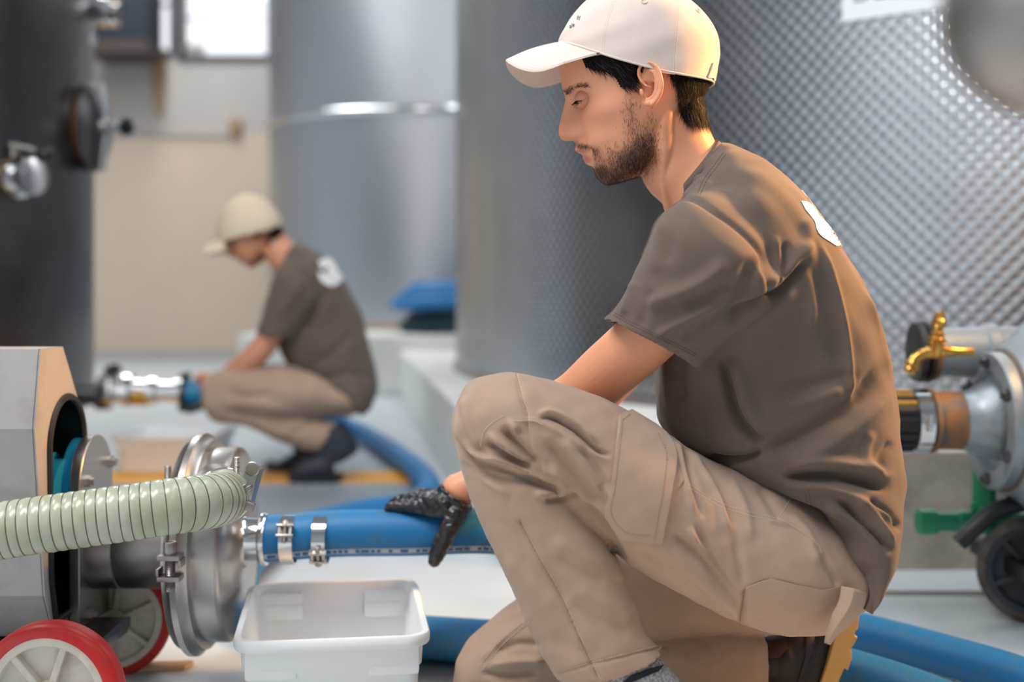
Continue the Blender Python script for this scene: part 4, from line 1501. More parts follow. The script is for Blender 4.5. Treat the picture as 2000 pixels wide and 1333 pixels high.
def strands(me, count, weight_fn, dir_fn, length, width, lift, seed=3):
    """short tapered hairs rooted on a mesh, each a thin three-sided spike"""
    r = np.random.default_rng(seed)
    V = get_v(me)
    nf = len(me.polygons)
    ctr = np.empty(nf * 3)
    nrm = np.empty(nf * 3)
    area = np.empty(nf)
    me.polygons.foreach_get('center', ctr)
    me.polygons.foreach_get('normal', nrm)
    me.polygons.foreach_get('area', area)
    ctr, nrm = ctr.reshape(-1, 3), nrm.reshape(-1, 3)
    w = weight_fn(ctr, nrm) * area
    if w.sum() <= 0:
        return MB()
    pick = r.choice(nf, count, p=w / w.sum())
    c = ctr[pick] + r.normal(size=(count, 3)) * math.sqrt(area.mean()) * 0.5
    n = nrm[pick]
    d = dir_fn(c, n) + r.normal(size=(count, 3)) * 0.22
    d -= n * (d * n).sum(1)[:, None]
    d /= np.linalg.norm(d, axis=1)[:, None] + 1e-9
    L = length * r.uniform(0.6, 1.3, count)[:, None]
    side = np.cross(d, n)
    b0 = c + side * width
    b1 = c - side * width
    m0 = c + d * L * 0.55 + n * (lift * L * 0.8 + 0.0003)
    t = c + d * L + n * lift * L
    VV = np.stack([b0, b1, m0 + side * width * 0.7, m0 - side * width * 0.7, t], 1).reshape(-1, 3)
    k = np.arange(count)[:, None] * 5
    q4 = np.concatenate([k, k + 1, k + 3, k + 2], 1)
    q3 = np.concatenate([k + 2, k + 3, k + 4], 1)
    m = MB()
    m.v = [tuple(p) for p in VV]
    m.f = [tuple(x) for x in q4] + [tuple(x) for x in q3]
    return m


# ================================================================= the kneeling worker in front
man = empty('person', (0.30, 1.66, 0.0), 'worker in brown T-shirt and beige cap kneeling in front, gloved hand on a blue hose', 'person', 'winery workers')
HM = frame(P(HO[0], HO[1], 1.68), HP)
HMI = HM.inverted()

pieces = [head_piece(HM)]
pieces += ear_pieces(HM) + ear_pieces(HM, True)
pieces.append(loft([(1368, 178, 1262, 290, 1.68, .050), (1378, 232, 1252, 338, 1.68, .055), (1388, 258, 1268, 374, 1.68, .058), (1402, 285, 1298, 404, 1.68, .064), (1436, 325, 1325, 455, 1.68, .085), (1480, 370, 1345, 520, 1.68, .10)], 48, 8))
pieces.append(limb([(P(1300, 222, 1.632), .011), (P(1298, 290, 1.632), .012), (P(1300, 350, 1.645), .011), (P(1310, 405, 1.66), .010)], 16, 6))
pieces.append(loft([(1446, 335, 1345, 470, 1.68, .095), (1520, 410, 1335, 560, 1.68, .14), (1610, 510, 1320, 650, 1.68, .145), (1690, 660, 1325, 770, 1.68, .14), (1715, 820, 1345, 850, 1.68, .135), (1700, 940, 1460, 930, 1.68, .12)], 40, 6))
# left arm (near), its forearm goes behind the raised knee
pieces.append(limb([(P(1415, 475, 1.575), .048), (P(1345, 570, 1.565), .044), (P(1255, 665, 1.575), .0400), (P(1185, 727, 1.61), .0385), (P(1128, 778, 1.655), .0375), (P(1070, 815, 1.69), .038), (P(1035, 850, 1.72), .030), (P(1020, 868, 1.73), .026)], 28, 8))
# right arm (far), hidden by the body down to the wrist that shows by the shin
pieces.append(limb([(P(1430, 460, 1.80), .048), (P(1330, 560, 1.84), .044), (P(1240, 680, 1.895), .042), (P(1165, 765, 1.90), .039), (P(1090, 830, 1.915), .040), (P(1000, 895, 1.925), .033), (P(930, 940, 1.93), .0255), (P(895, 958, 1.928), .0265)], 28, 8))
r_palm = [(870, 952, 912, 1000, 1.925, .026), (860, 953, 897, 1014, 1.925, .033), (846, 957, 872, 1015, 1.93, .036), (832, 963, 846, 1004, 1.937, .032), (824, 968, 834, 998, 1.94, .022)]
r_fing = [[(850, 995, 1.915, .0125), (822, 990, 1.925, .0105), (795, 990, 1.935, .0095), (774, 991, 1.940, .0085), (762, 993, 1.942, .0075)],
          [(846, 980, 1.935, .0120), (815, 974, 1.945, .0105), (788, 978, 1.955, .0095), (768, 988, 1.962, .0090), (759, 1000, 1.97, .0075)],
          [(848, 972, 1.955, .0115), (820, 968, 1.970, .0100), (798, 976, 1.985, .0090), (784, 992, 1.996, .0085), (779, 1010, 2.0, .0072)],
          [(852, 970, 1.970, .0105), (832, 970, 1.985, .0090), (815, 980, 1.997, .0080), (806, 995, 2.003, .0072), (804, 1008, 2.004, .0062)],
          [(893, 998, 1.905, .0165), (880, 1024, 1.897, .0145), (867, 1053, 1.896, .0120), (855, 1080, 1.900, .0115), (849, 1096, 1.903, .0085)]]
l_palm = [(992, 845, 1000, 900, 1.735, .022), (968, 850, 978, 915, 1.745, .032), (945, 862, 958, 915, 1.755, .034), (930, 872, 940, 908, 1.76, .024)]
l_fing = [[(950, 905, 1.725, .011), (925, 915, 1.72, .0095), (912, 935, 1.73, .0085), (914, 952, 1.74, .0075)],
          [(948, 898, 1.745, .0115), (920, 908, 1.745, .0098), (908, 930, 1.75, .0088), (912, 950, 1.755, .0078)],
          [(948, 895, 1.765, .011), (922, 905, 1.768, .0095), (912, 926, 1.77, .0085), (916, 944, 1.772, .0075)],
          [(952, 895, 1.785, .0095), (930, 904, 1.788, .0082), (920, 922, 1.79, .0074), (922, 936, 1.79, .0064)],
          [(978, 905, 1.72, .014), (965, 925, 1.70, .0122), (950, 945, 1.70, .0110), (940, 958, 1.705, .0085)]]
def slim(palm):
    return [(a + (c - a) * .12, b + (e - b) * .12, c - (c - a) * .12, e - (e - b) * .12, d, h - .004) for a, b, c, e, d, h in palm]


l_palm = [(a + 38, b, c + 38, *r) for a, b, c, *r in l_palm]
l_fing = [[(x + 38, *r) for x, *r in ch] for ch in l_fing]
pieces += hand_pieces(r_fing, slim(r_palm), -0.0014) + hand_pieces(l_fing, slim(l_palm), -0.0014)
body = union(pieces, 0.0017, 3, 0.5)

# tint of the skin: lips, cheeks, ears, stubble shade
V = get_v(body)
loc = (V - np.array(HM.translation)) @ np.array(HM.to_3x3())
near = loc.copy()
near[:, 1] = np.abs(near[:, 1])
pxn = to_px(near @ np.array(HM.to_3x3()).T + np.array(HM.translation))
is_head = (V[:, 2] > 0.62) & (V[:, 0] < 0.30)
col = np.tile(lin(230, 160, 122), (len(V), 1))


def blend(c, w):
    global col
    w = (w * is_head)[:, None]
    col = col * (1 - w) + c * w


def blob(x, y, sx, sy, a=1.0):
    return a * np.exp(-((pxn[:, 0] - x) / sx) ** 2 - ((pxn[:, 1] - y) / sy) ** 2)


def beard_density(px):
    def b(x, y, sx, sy, a, rot=0.0):
        dx, dy = px[:, 0] - x, px[:, 1] - y
        c, s = math.cos(rot), math.sin(rot)
        return a * np.exp(-(((dx * c + dy * s) / sx) ** 2) - (((-dx * s + dy * c) / sy) ** 2))
    d = b(1228, 318, 44, 30, 1.0, -0.3) + b(1188, 348, 26, 16, 1.0) + b(1258, 285, 22, 40, .75, 0.25) + b(1232, 225, 16, 44, .38) + b(1141, 286, 18, 5.5, .95, 0.3) + b(1163, 300, 7, 12, .5) + b(1172, 333, 12, 10, .8)
    cut = ((px[:, 1] > 272) | (px[:, 0] > 1195)) & (px[:, 0] < 1292) & (px[:, 1] < 372)
    lip = (np.abs(px[:, 0] - 1140) < 17) & (px[:, 1] > 290) & (px[:, 1] < 325)
    return np.clip(d, 0, 1) * cut * ~lip


blend(lin(208, 130, 104), blob(1160, 225, 40, 22, .45) + blob(1100, 258, 16, 20, .5) + blob(1275, 160, 26, 48, .35))
blend(lin(140, 88, 62), beard_density(pxn) * .72)
lips = np.maximum(blob(1133, 297, 14, 5, 1.0), blob(1145, 312, 12, 8.5, 1.0))
blend(lin(196, 112, 104), np.clip(lips * 1.5 - .35, 0, .85) * (np.abs(near[:, 1]) < .026))
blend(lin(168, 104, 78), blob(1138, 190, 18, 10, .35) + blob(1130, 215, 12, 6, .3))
lay = body.color_attributes.new('tint', 'FLOAT_COLOR', 'POINT')
lay.data.foreach_set('color', np.concatenate([col, np.ones((len(col), 1))], 1).astype(np.float32).ravel())
body_o = link('body', body, 'skin', man, True, 180)

# eyes
for sgn in (1, -1):
    ec = HM @ Vector((uv_of(1139, 202)[0] - 0.0005, sgn * 0.0305, uv_of(1139, 202)[1] + 0.001))
    e = MB().add(*ellipsoid(ec, (0.0122,) * 3, 28)).build('eyeball', 'eye_white', body_o, angle=180)
    gaze = (HM.to_3x3() @ Vector((0.78, 0.10 * sgn, -0.55))).normalized()
    MB().lathe(ec + gaze * 0.0108, gaze, [(0, 0.0062), (0.0012, 0.0052), (0.0018, 0.001)], 24).build('iris', 'eye_iris', e)
    # lids: patches of a slightly larger ball, cut along the lid lines and closed beyond the corners
    for nm in ('upper_eyelid', 'lower_eyelid'):
        V_, F_ = [], []
        na, nb = 34, 12
        for i in range(na + 1):
            az = -1.5 + 3.8 * i / na
            q = (az + 1.0) / 2.15
            k = math.sin(math.pi * q) if 0 < q < 1 else 0.0
            mid = -0.40 + 0.20 * min(max(q, -.2), 1.2)
            ed = mid + 0.27 * k if nm[0] == 'u' else mid - 0.20 * k
            far_ = 1.25 if nm[0] == 'u' else -1.25
            for j in range(nb + 1):
                el = ed + (far_ - ed) * j / nb
                dv = Vector((math.cos(az) * math.cos(el), sgn * math.sin(az) * math.cos(el), math.sin(el)))
                rr = 0.0136 - 0.0008 * (j / nb)
                V_.append(ec + HM.to_3x3() @ (dv * rr))
        for i in range(na):
            for j in range(nb):
                a = i * (nb + 1) + j
                F_.append((a, a + 1, a + nb + 2, a + nb + 1))
        m = MB().add(V_, F_)
        lid_me = m.build(nm, 'skin', body_o, angle=180, solid=0.0012)
        ly = lid_me.data.color_attributes.new('tint', 'FLOAT_COLOR', 'POINT')
        ly.data.foreach_set('color', np.tile(np.append(lin(212, 140, 108), 1), (len(V_), 1)).astype(np.float32).ravel())
        if nm[0] == 'u':
            ls = MB()
            row = [V_[i * (nb + 1)] for i in range(5, 25)]
            ls.tube(row, 0.0007, 6)
            rl = random.Random(4)
            for p in row[::1]:
                dv = (p - ec).normalized()
                tip = p + dv * 0.004 + HM.to_3x3() @ Vector((0.002, 0, -0.003 + rl.uniform(-.001, .001)))
                ls.tube([p, (p + tip) / 2 + Vector((0, 0, -.0004)), tip], [0.0004, 0.0003, 0.0001], 4)
            ls.build('eyelash', 'hair_dark', lid_me)


def near_px(ctr):
    l = (ctr - np.array(HM.translation)) @ np.array(HM.to_3x3())
    side = l[:, 1].copy()
    l[:, 1] = np.abs(l[:, 1])
    return to_px(l @ np.array(HM.to_3x3()).T + np.array(HM.translation)), side, l


down = np.array(HM.to_3x3() @ Vector((0.10, 0, -1.0)))
st = strands(body, 9000, lambda c, n: beard_density(near_px(c)[0]) ** 1.3 * (c[:, 2] > .6), lambda c, n: np.tile(down, (len(c), 1)) + np.array([-.1, 0, 0]), 0.0052, 0.00016, 0.35)
tag(st.build('beard', 'beard_hair', body_o, smooth=False), 'dark stubble beard', kind='stuff')

BROW = np.array([(1104, 186), (1101, 178), (1112, 170.5), (1128, 166), (1146, 167), (1150, 171), (1132, 170.5), (1116, 175), (1110, 184)], float)
# brows are drawn where seen; their skin lies 3 to 5 cm nearer than the midline
st = strands(body, 520, lambda c, n: in_poly(near_px(c)[0], BROW) * (c[:, 2] > .8) * (near_px(c)[2][:, 0] > .05), lambda c, n: np.tile(np.array(HM.to_3x3() @ Vector((-.8, 0, .3))), (len(c), 1)), 0.0065, 0.00022, 0.2, 5)
tag(st.build('eyebrows', 'beard_hair', body_o, smooth=False), kind='stuff')

HAIR1 = np.array([(1132, 100), (1245, 100), (1250, 128), (1246, 150), (1243, 166), (1236, 172), (1226, 166), (1219, 174), (1212, 170), (1205, 156), (1196, 146), (1180, 139), (1160, 136), (1146, 132)], float)
HAIR2 = np.array([(1300, 110), (1420, 100), (1420, 170), (1392, 205), (1388, 245), (1362, 247), (1340, 243), (1330, 226), (1324, 195), (1318, 165), (1308, 150)], float)


def hair_mask(c):
    px, sd, l = near_px(c)
    up_ = (px[:, 1] < 105) & (c[:, 2] > .8)
    return (in_poly(px, HAIR1) | in_poly(px, HAIR2) | up_) & (c[:, 2] > .74)


ctr = np.empty(len(body.polygons) * 3)
body.polygons.foreach_get('center', ctr)
hm = hair_mask(ctr.reshape(-1, 3)) & (ctr.reshape(-1, 3)[:, 1] > 1.68 - 0.0795) & (ctr.reshape(-1, 3)[:, 1] < 1.68 + 0.0795)
idx = np.where(hm)[0]
Nn = get_n(body)
used = {}
hv, hf = [], []
for i in idx:
    f = []
    for k in body.polygons[i].vertices:
        if k not in used:
            used[k] = len(hv)
            hv.append(Vector(V[k]) + Vector(Nn[k]) * 0.0022)
        f.append(used[k])
    hf.append(f)
hair = MB().add(hv, hf).build('hair', 'hair_dark', body_o, angle=180)
MB().add(*ellipsoid(P(1386, 110, 1.68), (0.0135, 0.030, 0.026), 20)).build('hair_tuft', 'hair_dark', hair)


def hdir(c, n):
    px, sd, l = near_px(c)
    fr_ = (px[:, 0] < 1260)[:, None]
    return np.where(fr_, np.array(HM.to_3x3() @ Vector((-.55, 0, -.85))), np.array(HM.to_3x3() @ Vector((.12, 0, -1))))


st = strands(hair.data, 9000, lambda c, n: (c[:, 2] < .955) * (near_px(c)[0][:, 1] > 116.0), hdir, 0.015, 0.00024, 0.10, 8)
tag(st.build('hair_strands', 'hair_dark', hair, smooth=False), kind='stuff')
st = strands(hair.data, 1500, lambda c, n: (c[:, 2] < .955) * (near_px(c)[0][:, 1] > 116.0), hdir, 0.013, 0.00020, 0.14, 9)
tag(st.build('highlight_strands', 'hair_highlight', hair, smooth=False), kind='stuff')

# ---------------------------------------------------------------- cap
DC = 1.68


def cap_ring(A, B, hd, dip, n=96, ex=2.1):
    a, b = P(A[0], A[1], DC), P(B[0], B[1], DC)
    out = []
    for j in range(n):
        t = math.tau * j / n
        c, s = math.cos(t), math.sin(t)
        cc, ss = math.copysign(abs(c) ** (2 / ex), c), math.copysign(abs(s) ** (2 / ex), s)
        out.append((a + b) / 2 + (a - b) / 2 * cc + Vector((0, hd * ss, 0)) - Vector((0, 0, dip * s * s)))
    return out


CAPS = [((1092, 86), (1392, 164), .0835, .017), ((1094, 76), (1398, 135), .085, .012), ((1101, 60), (1403, 104), .0855, .007), ((1115, 38), (1400, 78), .083, .003), ((1135, 14), (1384, 46), .077, 0), ((1160, -8), (1356, 16), .066, 0), ((1190, -25), (1322, -8), .05, 0), ((1222, -36), (1288, -26), .028, 0), ((1250, -40), (1262, -38), .006, 0)]
cs = smooth_path([[*a, *b, h, dp] for a, b, h, dp in CAPS], 8)
V_, F_ = [], []
NC = 120
for r in cs:
    V_ += cap_ring(r[:2], r[2:4], max(r[4], .002), r[5], NC)
m = len(cs)
# sewn panels: shallow grooves along six meridians
ang_seams = [math.pi / 3 * k + math.pi / 6 + 0.18 for k in range(6)]
top = sum(V_[-NC:], Vector()) / NC
cen = P(1245, 75, DC)
for i in range(m):
    for j in range(NC):
        t = math.tau * j / NC
        dd = min(abs((t - a + math.pi) % math.tau - math.pi) for a in ang_seams)
        p = V_[i * NC + j]
        n_ = (p - cen).normalized()
        w_ = 0.0010 * math.sin(9 * t + i * .31) * math.exp(-((i - 12) / 14) ** 2) * .7
        V_[i * NC + j] = p - n_ * 0.0014 * math.exp(-(dd / 0.018) ** 2) + n_ * w_
for i in range(m - 1):
    for j in range(NC):
        j2 = (j + 1) % NC
        F_.append((i * NC + j, i * NC + j2, (i + 1) * NC + j2, (i + 1) * NC + j))
F_.append(tuple((m - 1) * NC + j for j in range(NC)))
cap_me = MB().add(V_, F_)
cap = cap_me.build('cap', 'cap_cloth', man, angle=180, solid=0.0022)
captree = BVHTree.FromPolygons([tuple(v) for v in V_], [tuple(f) for f in F_])
MB().add(*ellipsoid(top + Vector((0, 0, .001)), (.007, .007, .004), 16)).build('top_button', 'cap_cloth', cap)
# brim
ns, ntt = 41, 17
tv_, fv_ = [], []
for layer in (0, 1):
    for i in range(ns):
        s = -1 + 2 * i / (ns - 1)
        w = 0.0765 * s
        xj = 0.063 + (0.1105 - 0.063) * abs(s) ** 2.2
        zj_x = abs(s)
        xo = -0.0085 + (0.1105 + 0.0085) * (1 - math.sqrt(max(0, 1 - abs(s) ** 2.6)))
        for j in range(ntt):
            t = j / (ntt - 1)
            x = xj + (xo - xj) * t
            tt_ = s * math.radians(62)
            ja, jb = P(1092, 86, DC), P(1392, 164, DC)
            J = (ja + jb) / 2 + (ja - jb) / 2 * math.cos(tt_) - Vector((0, 0, .017 * math.sin(tt_) ** 2 - .0015))
            zr_ = 0.9660 + (x - 0.063) / (0.063 + 0.0085) * (0.9660 - 0.9368)
            z = zr_ - 11.5 * w * w * (0.92 + .08 * t) - (0.004 if x > .063 else 0) * 0
            z = min(z, 0.966 + 0.3 * (x - .063)) if x > 0.063 else z
            if x > 0.063:
                z = 0.9660 - 11.5 * w * w * 0.92 - 0.06 * (x - .063)
            x = J.x + (xo - J.x) * t
            zo = 0.9660 + (xo - 0.063) / 0.0715 * 0.0292 - 11.5 * w * w if xo < .063 else 0.966 - 11.5 * w * w - .02 * (xo - .063)
            z = J.z + (zo - J.z) * (1 - abs(s) ** 12) * t + 0.004 * math.sin(math.pi * t) * (1 - abs(s))
            yy = DC - (0.0835 * math.sin(tt_) * (1 - t) + w * t)
            tv_.append(Vector((x, yy, z - 0.0028 * layer)))
for layer in (0, 1):
    o = layer * ns * ntt
    for i in range(ns - 1):
        for j in range(ntt - 1):
            a = o + i * ntt + j
            fv_.append((a, a + 1, a + ntt + 1, a + ntt))
o = ns * ntt
for i in range(ns - 1):
    a, b = i * ntt + ntt - 1, (i + 1) * ntt + ntt - 1
    fv_.append((a, b, b + o, a + o))
    a, b = i * ntt, (i + 1) * ntt
    fv_.append((a, b, b + o, a + o))
brim = MB().add(tv_, fv_).build('brim', 'cap_cloth', cap, angle=60)
bs = MB()
for k in range(1, 6):
    t = 1 - 0.075 * k
    row = []
    for i in range(2, ns - 2):
        a = i * ntt
        p = tv_[a].lerp(tv_[a + ntt - 1], t)
        row.append(p + Vector((0, 0, .0002)))
    bs.tube(row, 0.00035, 4)
tag(bs.build('brim_stitching', 'cap_cloth', brim), kind='stuff')
# strap over the opening at the back, eyelets, edge tape, small tag
sp_ = patch(captree, [(1376, 160), (1384, 140), (1390, 122), (1398, 126), (1396, 140), (1391, 166)], 0.0022, 0.0014, 4)
sp_.build('back_strap', 'cap_cloth', cap)
for x, y in ((1258, 3), (1362, 22)):
    h, n_ = cast(captree, x, y)
    if h:
        u = n_.orthogonal().normalized()
        w = n_.cross(u)
        MB().tube([h + n_ * .0015 + (u * math.cos(a) + w * math.sin(a)) * .0036 for a in np.linspace(0, math.tau, 16, endpoint=False)], .0011, 6, closed=True).build('eyelet', 'cap_cloth', cap)
bt = MB()
for j in range(NC):
    pass
bt.tube([V_[j] + (V_[j] - cen).normalized() * .0008 for j in range(0, NC)], .0016, 8, closed=True)
bt.build('edge_tape', 'cap_cloth', cap)
for lines in ([(1315, 143), (1316, 100), (1320, 50), (1322, 0)], [(1176, 106), (1180, 60), (1195, 10), (1205, -10)]):
    for off in (0, 4):
        q = thread(captree, [(x + off, y) for x, y in lines], .0004, .0010, (4, 2))
        if q.v:
            tag(q.build('seam_stitch', 'cap_cloth', cap), kind='stuff')
a, b = P(1290, 139.5, 1.601), P(1318, 143, 1.603)
MB().tube([a, b], .0019, 8).build('white_tag', 'metal_tag', cap)
for s, (x, y), sz in (('ily', (1128, 40), .0075), ('ale', (1114, 56), .0075)):
    tv2, tf2 = text_mesh(s, sz, .0003)
    pts = []
    for v in tv2:
        h, n_ = cast(captree, x + v.x * 1428 * .8 , y - v.y * 1428 - v.x * 500)
        pts.append((h + n_ * (0.0016 + v.z)) if h else P(x, y, 1.66))
    MB().add(pts, tf2).build('embroidery', 'ink_grey', cap, smooth=False)
# ---------------------------------------------------------------- gloves
def glove(palm, fing, cuff, name):
    ps = hand_pieces(fing, palm, 0.0016)
    ps.append(loft(cuff, 40, 5))
    me = union(ps, 0.0016, 4, 0.5)
    noise_disp(me, 0.0006, 55, 3, (1, 1, 1))
    noise_disp(me, 0.0004, 140, 5, (1.5, 0.7, 1))
    return me


# the cuff: a short flared sleeve, turned back inside itself
r_cuff = [(846, 964, 884, 1014, 1.925, .031), (854, 955, 904, 1008, 1.925, .033), (861, 946, 924, 994, 1.926, .036), (868, 950, 917, 989, 1.926, .031), (860, 962, 900, 1000, 1.925, .027)]
gm = glove(r_palm, r_fing, r_cuff, 'glove')
wrinkle(gm, [([(862, 958), (885, 985), (915, 1000)], 3, -1.6, 'bump'), ([(850, 968), (872, 995), (905, 1012)], 3, 1.2, 'bump'), ([(842, 972), (866, 1003), (898, 1020)], 3, -1.2, 'bump'),
             ([(815, 972), (850, 975), (880, 968)], 3, 0.9, 'bump'), ([(868, 1022), (890, 1024), (908, 1016)], 3, -1.4, 'bump'), ([(860, 1036), (880, 1040), (895, 1034)], 3, -1.0, 'bump'), ([(852, 1062), (868, 1066)], 3, -.9, 'bump')])
gl = link('glove', gm, 'glove_black', man, True, 180)
l_cuff = [(972, 850, 982, 915, 1.745, .030), (985, 842, 993, 908, 1.738, .032), (996, 838, 1004, 902, 1.732, .032), (992, 845, 999, 897, 1.735, .028), (982, 855, 988, 902, 1.740, .026)]
l_cuff = [(a + 38, b, c + 38, *r) for a, b, c, *r in l_cuff]
gm2 = glove(l_palm, l_fing, l_cuff, 'glove')
link('glove', gm2, 'glove_black', man, True, 180)

# ---------------------------------------------------------------- T-shirt
torso = [(1402, 280, 1304, 402, 1.68, .068, 2.0), (1412, 276, 1302, 412, 1.68, .080, 2.0), (1436, 281, 1302, 445, 1.68, .125, 2.0), (1492, 309, 1300, 520, 1.68, .178, 2.1), (1545, 350, 1288, 592, 1.68, .192, 2.2),
         (1594, 412, 1282, 650, 1.68, .192, 2.3), (1643, 477, 1279, 700, 1.68, .186, 2.4), (1692, 562, 1279, 745, 1.68, .178, 2.4), (1722, 650, 1280, 785, 1.68, .172, 2.4), (1747, 745, 1284, 822, 1.68, .170, 2.4),
         (1762, 840, 1310, 862, 1.68, .172, 2.4), (1768, 912, 1370, 905, 1.68, .178, 2.4), (1767, 970, 1445, 935, 1.68, .186, 2.4), (1766, 1040, 1535, 962, 1.65, .165, 2.4), (1757, 1096, 1590, 1040, 1.61, .125, 2.4),
         (1727, 1165, 1640, 1112, 1.57, .085, 2.4), (1694, 1197, 1674, 1180, 1.53, .045, 2.4)]
sleeve = [(1362, 352, 1500, 450, 1.60, .085), (1320, 396, 1512, 560, 1.545, .092, 2.3), (1284, 430, 1508, 592, 1.528, .086, 2.3), (1258, 490, 1480, 618, 1.53, .080, 2.3), (1228, 560, 1422, 662, 1.54, .076, 2.3), (1198, 606, 1380, 700, 1.548, .074, 2.3),
          (1179, 624, 1361, 717, 1.55, .073, 2.3), (1192, 620, 1350, 702, 1.55, .066, 2.3), (1232, 596, 1362, 662, 1.548, .058, 2.3)]
sleeve_r = [(a, b, c, d, 3.37 - e + (0.0), *r) for (a, b, c, d, e, *r) in sleeve]
shirt = union([loft(torso, 72, 8), loft(sleeve, 56, 8), loft(sleeve_r, 40, 6)], 0.0028, 3, 0.5)
noise_disp(shirt, 0.0014, 9, 21)
noise_disp(shirt, 0.0006, 24, 22)
S_FOLD = [
    ([(1300, 390), (1351, 388), (1394, 413), (1444, 449), (1484, 492), (1500, 540), (1509, 580)], 5, -3.0, 'seam'),
    ([(1419, 643), (1459, 607), (1509, 582), (1549, 542), (1588, 492)], 9, -9.0, 'bump'),
    ([(1500, 560), (1545, 525), (1585, 470)], 14, 4.0, 'bump'),
    ([(1440, 655), (1500, 610), (1560, 560)], 14, 3.0, 'bump'),
    ([(1300, 425), (1288, 460), (1279, 540)], 12, 1.8, 'bump'),
    ([(1330, 405), (1318, 450), (1300, 520)], 14, -1.6, 'bump'),
    ([(1430, 506), (1362, 557), (1304, 582), (1250, 602)], 15, 6.0, 'bump'),
    ([(1440, 545), (1385, 575), (1330, 600)], 12, -3.5, 'bump'),
    ([(1412, 590), (1354, 618), (1304, 643), (1272, 668)], 8, 4.0, 'bump'),
    ([(1420, 610), (1370, 640), (1330, 668)], 10, -3.0, 'bump'),
    ([(1272, 560), (1262, 600), (1247, 645)], 12, -2.2, 'bump'),
    ([(1240, 545), (1232, 580), (1215, 620)], 9, 3.5, 'bump'),
    ([(1480, 500), (1452, 560), (1415, 635)], 17, -8.0, 'bump'),
    ([(1513, 456), (1519, 499), (1512, 565)], 7, 2.2, 'bump'),
    ([(1530, 470), (1535, 510), (1526, 550)], 8, -3.0, 'bump'),
    ([(1570, 420), (1580, 465), (1572, 515)], 12, 2.6, 'bump'),
    ([(1592, 456), (1622, 535), (1648, 636), (1662, 740), (1672, 800)], 7, 4.0, 'bump'),
    ([(1580, 500), (1600, 560), (1625, 650), (1640, 740)], 16, -4.0, 'bump'),
    ([(1660, 499), (1700, 582), (1729, 672), (1745, 760)], 8, 3.0, 'bump'),
    ([(1576, 520), (1590, 570), (1584, 660)], 10, 2.0, 'bump'),
    ([(1340, 330), (1365, 350), (1400, 365)], 8, 2.5, 'bump'),
    ([(1318, 372), (1345, 352), (1375, 318)], 7, -3.0, 'bump'),
    # belly and waist
    ([(1405, 690), (1421, 749), (1438, 812), (1474, 851), (1489, 880)], 12, -11.0, 'bump'),
    ([(1425, 690), (1445, 755), (1468, 815), (1500, 862)], 16, 7.0, 'bump'),
    ([(1489, 872), (1470, 893), (1420, 903), (1370, 895)], 9, -8.0, 'bump'),
    ([(1330, 690), (1326, 740), (1330, 790)], 14, -5.0, 'bump'),
    ([(1300, 690), (1303, 740), (1308, 800)], 9, 3.0, 'bump'),
    ([(1730, 700), (1672, 779), (1580, 841), (1507, 878), (1480, 905)], 15, -6.5, 'bump'),
    ([(1745, 760), (1690, 820), (1600, 880), (1520, 910)], 18, 5.0, 'bump'),
    ([(1497, 772), (1596, 746), (1680, 730)], 14, -3.5, 'bump'),
    ([(1500, 800), (1590, 780), (1660, 755)], 14, 3.0, 'bump'),
    ([(1520, 935), (1560, 931), (1610, 929), (1662, 934), (1745, 958)], 9, -11.0, 'bump'),
    ([(1530, 915), (1600, 905), (1680, 912), (1755, 935)], 12, 6.0, 'bump'),
    ([(1535, 950), (1609, 955), (1675, 977), (1741, 1015), (1770, 1030)], 9, 6.0, 'bump'),
    ([(1632, 966), (1662, 996), (1712, 1046), (1750, 1085)], 8, -8.0, 'bump'),
    ([(1662, 973), (1707, 1013), (1748, 1070)], 7, 6.0, 'bump'),
    ([(1690, 975), (1735, 1005), (1765, 1040)], 7, -6.0, 'bump'),
    ([(1610, 985), (1650, 1050), (1700, 1120)], 12, 3.5, 'bump'),
    ([(1705, 840), (1690, 880), (1700, 930)], 10, 3.0, 'bump'),
    ([(1745, 860), (1720, 900), (1735, 935)], 9, -3.0, 'bump'),
]
wrinkle(shirt, [(a, b, c * 1.7, k) for a, b, c, k in S_FOLD])
sh = link('t_shirt', shirt, 'shirt_cloth', man, True, 180)
stree = bvh(shirt)
# collar band round the neck
cr = []
for (ax, ay, bx, by, hd) in ((1399, 273, 1297, 399, .0655), (1404, 278, 1302, 405, .0690), (1411, 284, 1306, 413, .0735), (1408, 288, 1310, 412, .0700)):
    a, b = P(ax, ay, 1.68), P(bx, by, 1.68)
    cr.append([(a + b) / 2 + (a - b) / 2 * math.cos(t) + Vector((0, hd * math.sin(t), 0)) for t in np.linspace(0, math.tau, 72, endpoint=False)])
V_ = [p for r in cr for p in r]
F_ = [(i * 72 + j, i * 72 + (j + 1) % 72, ((i + 1) % 4) * 72 + (j + 1) % 72, ((i + 1) % 4) * 72 + j) for i in range(4) for j in range(72)]
MB().add(V_, F_).build('collar', 'shirt_cloth', sh, angle=180)
for ln, dash in (([(1198, 616), (1232, 634), (1300, 667), (1362, 698)], (4, 2)), ([(1201, 612), (1235, 630), (1303, 663), (1363, 693)], (4, 2)), ([(1360, 384), (1375, 350), (1396, 322), (1414, 296)], (4, 2)), ([(1366, 386), (1381, 352), (1402, 324), (1420, 298)], (4, 2)),
                 ([(1577, 955), (1590, 1000), (1622, 1060), (1660, 1120), (1690, 1165)], (4, 2)), ([(1571, 958), (1584, 1003), (1616, 1063), (1654, 1124), (1684, 1170)], (4, 2))):
    q = thread(stree, ln, .00045, .0002, dash)
    if q.v:
        tag(q.build('seam_stitch', 'seam_dark', sh), kind='stuff')
q = thread(stree, S_FOLD[0][0], .0009, -.0004)
q.build('sleeve_seam', 'seam_dark', sh)
